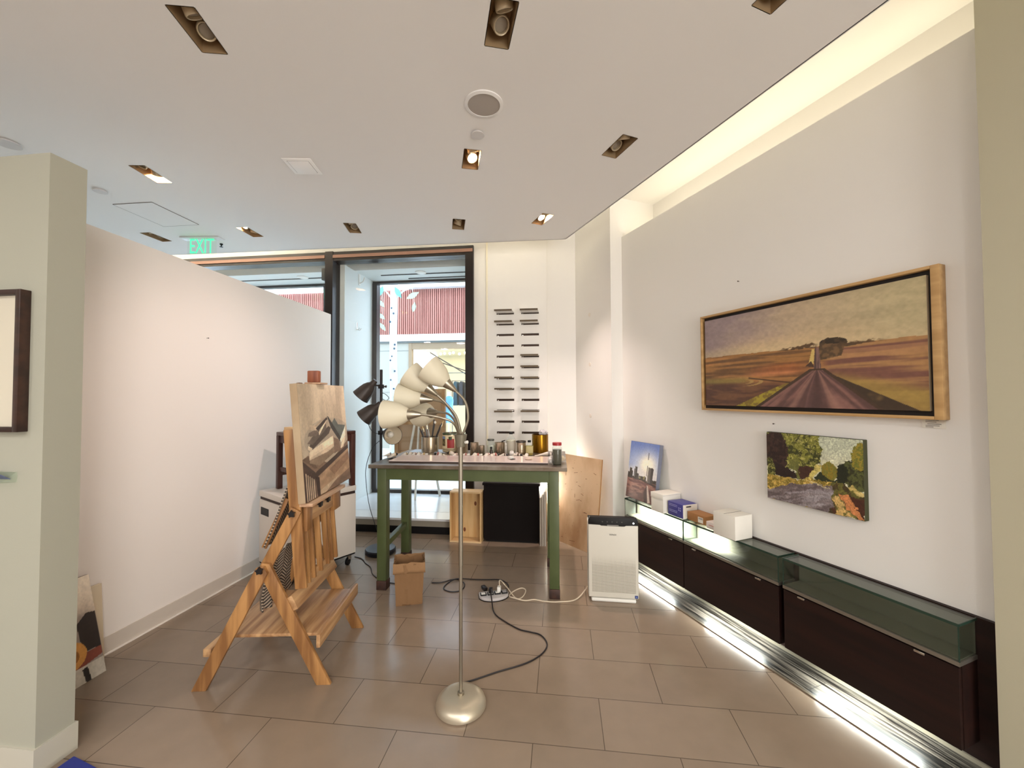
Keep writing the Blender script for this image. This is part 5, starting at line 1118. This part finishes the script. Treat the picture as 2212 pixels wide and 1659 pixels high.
cord('extension_lead', [(-1.885, 3.565), (-1.80, 3.53), (-1.72, 3.44), (-1.637, 3.366), (-1.555, 3.239), (-1.475, 3.165), (-1.43, 3.12), (-1.30, 3.10), (-1.18, 3.11)], .0036, CB, 'thin black cord from the dark spotlight lamp past the left table leg')
# ------------------------------------------------------------------ in the display window: tripod easel with a canvas seen from behind
WPT = mat('white_painted_wood', S(222, 218, 206), .5)
t = thing('display_easel', 'pale tripod easel on the window platform holding the canvas seen from behind', 'easel', (-1.85, 5.07, .172))
MB().beam((.03, -.13, 0), (.03, .04, 1.20), .028, .02, side=(1, 0, 0), bev=.002).build('leg', WPT, t)
MB().beam((.285, .085, 0), (.06, .065, 1.20), .028, .018, side=(0, 1, 0), bev=.002).build('leg', WPT, t); MB().beam((-.225, .085, 0), (.0, .065, 1.20), .028, .018, side=(0, 1, 0), bev=.002).build('leg', WPT, t)
MB().box(-.30, .33, .07, .16, .500, .518, .002).build('ledge', WPT, t)
t = thing('stretched_canvas', 'large stretched canvas seen from behind in the display window', 'canvas', (-2.19, 5.20, .6915))
CVW, CVH = .688, .865; PB_ = wood('stretcher_bar', S(196, 160, 116), S(168, 128, 84), 'z', 6, .6)
for x0, x1, z0, z1 in ((0, .05, 0, CVH), (CVW - .05, CVW, 0, CVH), (.0505, CVW - .0505, 0, .05), (.0505, CVW - .0505, CVH - .05, CVH), (.0505, CVW - .0505, .40, .44)):
    MB().box(x0, x1, -.03, 0, z0, z1, .001).build('stretcher_bar', PB_, t, smooth=False)
MB().box(-.004, CVW + .004, .0005, .004, -.002, CVH + .004).build('canvas_cloth', mat('linen', S(176, 146, 112), .8), t, smooth=False)
t = thing('wall_hook', 'small metal double hook on the white side wall of the display window', 'hook', (-2.54, 4.826, 2.328))
MB().box(0, .004, -.012, .012, -.03, .07, .001).build('plate', CHR, t); MB().tube([(.004, 0, -.02), (.03, -.012, -.03), (.045, -.02, -.005)], .004, 8).build('prong', CHR, t); MB().tube([(.004, 0, -.02), (.03, .012, -.03), (.045, .02, -.005)], .004, 8).build('prong', CHR, t)
t = thing('wall_bracket', 'white bracket high on the side wall of the display window', 'bracket', (-2.54, 4.88, 2.945))
MB().box(0, .006, -.02, .02, -.07, .07, .001).build('plate', WHITE, t); MB().tube([(.006, 0, -.04), (.05, 0, -.02), (.07, 0, .03)], .007, 8).build('prong', WHITE, t)
tag(MB().lathe([(.07, 0), (.07, -.006), (.05, -.012), (.004, -.013)], 28).build('ceiling_disc', WHITE, None, (-1.75, 4.93, 3.0295)), 'round white cap on the ceiling of the display window', 'sprinkler cover')
tag(MB().lathe([(.07, 0), (.07, -.006), (.05, -.012), (.004, -.013)], 28).build('ceiling_disc', WHITE, None, (-3.35, 4.93, 3.0295)), 'round white cap on the ceiling behind the window strip above the partition', 'sprinkler cover')
t = thing('corner_speaker', 'small black box mounted high beside the dark window post', 'speaker', (-2.7455, 4.495, 2.90))
MB().box(-.05, .040, -.030, .030, -.06, .08, .004).build('cabinet', BLACK, t); MB().box(.0402, .0505, -.015, .015, -.02, .05).build('mount', BLACK, t, smooth=False)
# ------------------------------------------------------------------ across the passage: shop front, birch with paper leaves
TERR = mat('terracotta_slats', S(186, 126, 114), .7, c2=S(156, 96, 86), noise=(2, .4, .6), stretch=(14, 1, .2)); SHOPW = mat('shop_white', S(160, 157, 146), .5); SHOPB = mat('sign_band_white', S(222, 226, 228), .4)
t = thing('shop_front', 'shop front across the passage with red-brown ribbed upper facade', 'shop front', (-4.15, 11.0, 0))
b = MB(); b.box(-6, 5.2, .06, .12, 3.17, 4.46)
for i in range(186): b.box(-6 + i * .06, -6 + i * .06 + .034, 0, .06, 3.17, 4.46)
b.build('ribbed_facade', TERR, t, smooth=False)
MB().box(-6, 5.2, -.12, .12, 2.985, 3.17).build('sign_band', SHOPB, t, smooth=False); MB().box(-6, 5.2, -.06, .12, 2.94, 2.98).build('band_shadow', mat('slate_line', S(96, 104, 104), .5), t, smooth=False)
for x0, x1 in ((-6, -2.9), (-2.89, -.62), (-.61, -.09)): MB().box(x0, x1, 0, .12, -.01, 2.94).build('wall_panel', SHOPW, t, smooth=False)
for z in (1.55, 2.72): MB().box(-6, -.09, -.004, .0, z, z + .012).build('panel_joint', mat('slate_line', S(96, 104, 104), .5), t, smooth=False)
MB().box(-.09, .0, -.03, .12, -.01, 2.94).build('door_post', mat('bronze_post', S(140, 118, 92), .5), t, smooth=False)
MB().box(0, 5.2, -.02, .10, 2.76, 2.94).build('transom', mat('bronze_post', S(140, 118, 92), .5), t, smooth=False); MB().box(0, 5.2, -.01, .06, 2.08, 2.10).build('glazing_bar', mat('slate_line', S(96, 104, 104), .5), t, smooth=False)
MB().box(0, 5.2, 2.4, 2.5, -.01, 2.94).build('back_wall', mat('shop_cream', S(222, 208, 172), .6), t, smooth=False)
MB().box(0, 5.2, .13, 2.4, 2.80, 2.94).build('shop_ceiling', mat('shop_cream', S(222, 208, 172), .6), t, smooth=False)
MB().box(-.1, 5.2, -.2, .16, 4.46, 4.60).build('parapet', SHOPB, t, smooth=False)
for p0, p1 in (((.35, .5, 2.72), (2.3, .6, 1.55)), ((.3, .8, 2.55), (1.9, .8, 2.0))): MB().beam(p0, p1, .03, .02).build('stair_rail', mat('rail_dark', S(66, 60, 56), .5), t, smooth=False)
light('shop_lighting', 'AREA', (-2.6, 12.2, 2.78), 24, WARM, size=3.5, size_y=1.6)
GLOBE = mat('globe_glow', S(255, 236, 190), .4, emit=((1, .86, .6, 1), 5))
for i in range(14):
    tag(MB().sphere((0, 0, 0), .035, seg=12, rings=8).build('globe_bulb', GLOBE, None, (-3.98 + i * .14 + .03 * math.sin(i * 2.3), 11.25 + .1 * math.sin(i * 1.7), 2.66 + .035 * math.sin(i * 3.1))), 'small round glowing bulb of the light string in the shop across the passage', 'light bulb', 'string lights in the shop across the passage')
t = thing('dress_mannequin', 'mannequin in a blue dress in the shop across the passage', 'mannequin', (-2.98, 10.62, 0))
BLUE = mat('sky_blue_dress', S(86, 146, 214), .6, c2=S(140, 186, 232), noise=(7, .4, .6), stretch=(1, 1, .15))
MB().lathe([(.19, .74), (.185, .8), (.15, 1.0), (.105, 1.14), (.12, 1.26), (.125, 1.34), (.10, 1.42), (.05, 1.45)], 24, Matrix.Diagonal((1, .7, 1, 1))).build('dress', BLUE, t)
MB().lathe([(.05, 1.4505), (.035, 1.49), (.035, 1.56)], 16).build('neck', WHITE, t)
MB().lathe([(.16, 0), (.16, .015), (.012, .02), (.012, .739)], 24).build('stand', WHITE, t)
t = thing('clothes_rack', 'dark clothes on a rack in the shop across the passage', 'clothes rack', (-2.62, 11.05, 0))
MB().box(-.40, .40, -.012, .012, 1.86, 1.884).build('rail', CHR, t, smooth=False)
for x in (-.38, .38): MB().box(x - .012, x + .012, -.012, .012, -.01, 1.859).build('upright', CHR, t, smooth=False)
for i, (x, c) in enumerate(((-.26, (36, 66, 74)), (-.1, (44, 44, 48)), (.06, (74, 70, 62)), (.2, (40, 52, 48)))):
    MB().prism([(-.05, 0), (.05, 0), (.045, .62), (.012, .66), (-.012, .66), (-.045, .62)], .36, Matrix.Translation((x, -.18, 1.19)) @ Matrix(((1, 0, 0, 0), (0, 0, 1, 0), (0, 1, 0, 0), (0, 0, 0, 1)))).build('garment', mat('garment_%d' % i, S(*c), .8), t, smooth=False)
t = thing('birch_tree', 'white birch trunk with dark marks and pale green paper leaves outside the window', 'tree', (-3.41, 8.0, -.01))
BK = mat('birch_bark', S(214, 226, 232), .7, c2=S(200, 214, 220), noise=(6, .4, .6)); KNT = mat('birch_mark', S(58, 80, 100), .8)
tr = MB().tube([(0, 0, 0), (.01, 0, 1.2), (-.01, 0, 2.4), (.0, 0, 3.3), (.015, 0, 3.9)], .078, 16, rend=.07).build('trunk', BK, t)
MB().tube([(.01, 0, 3.45), (.25, -.03, 3.64), (.6, -.05, 3.72)], .022, 8, rend=.010).build('branch', BK, t); MB().tube([(0, 0, 3.42), (-.15, -.04, 3.62), (-.26, -.08, 3.70)], .02, 8, rend=.010).build('branch', BK, t)
for z, x in ((3.27, -.02), (3.16, .02), (2.99, -.05), (2.52, .05), (2.44, .04), (2.28, -.01), (2.2, -.04), (1.98, .05), (1.80, -.03), (1.62, .03), (1.45, .045), (1.12, -.02)):
    MB().sphere((x, -.062, z), .022, .020, .022, 10, 6).build('bark_mark', KNT, tr)
LF = mat('paper_leaf', S(172, 214, 176), .6); LF2 = mat('teal_leaf', S(110, 196, 190), .6)
for x, z, rx, k, m in ((-.22, 3.62, 15, 1.2, LF2), (.13, 3.58, 150, 1.4, LF2), (.44, 3.50, 60, 1.5, LF), (.47, 3.26, 10, 1.1, LF), (-.22, 3.36, -40, 1.1, LF), (-.22, 3.10, -50, 1.1, LF), (-.19, 2.88, -35, 1.1, LF)):
    pts = [(0, -.09), (.032, -.03), (.036, .02), (0, .10), (-.036, .02), (-.032, -.03)]
    lf_ = MB().prism([(a * k, c * k) for a, c in pts], .006, Matrix.Translation((x, -.11, z)) @ Euler((R(90), R(rx), R(14))).to_matrix().to_4x4()).build('leaf', m, t, smooth=False)
    MB().tube([(x, -.11, z + .08), (x * .9, -.08, 3.74 if abs(x) < .3 else 3.74)], .002, 6, smooth=False).build('thread', WHITE, t)
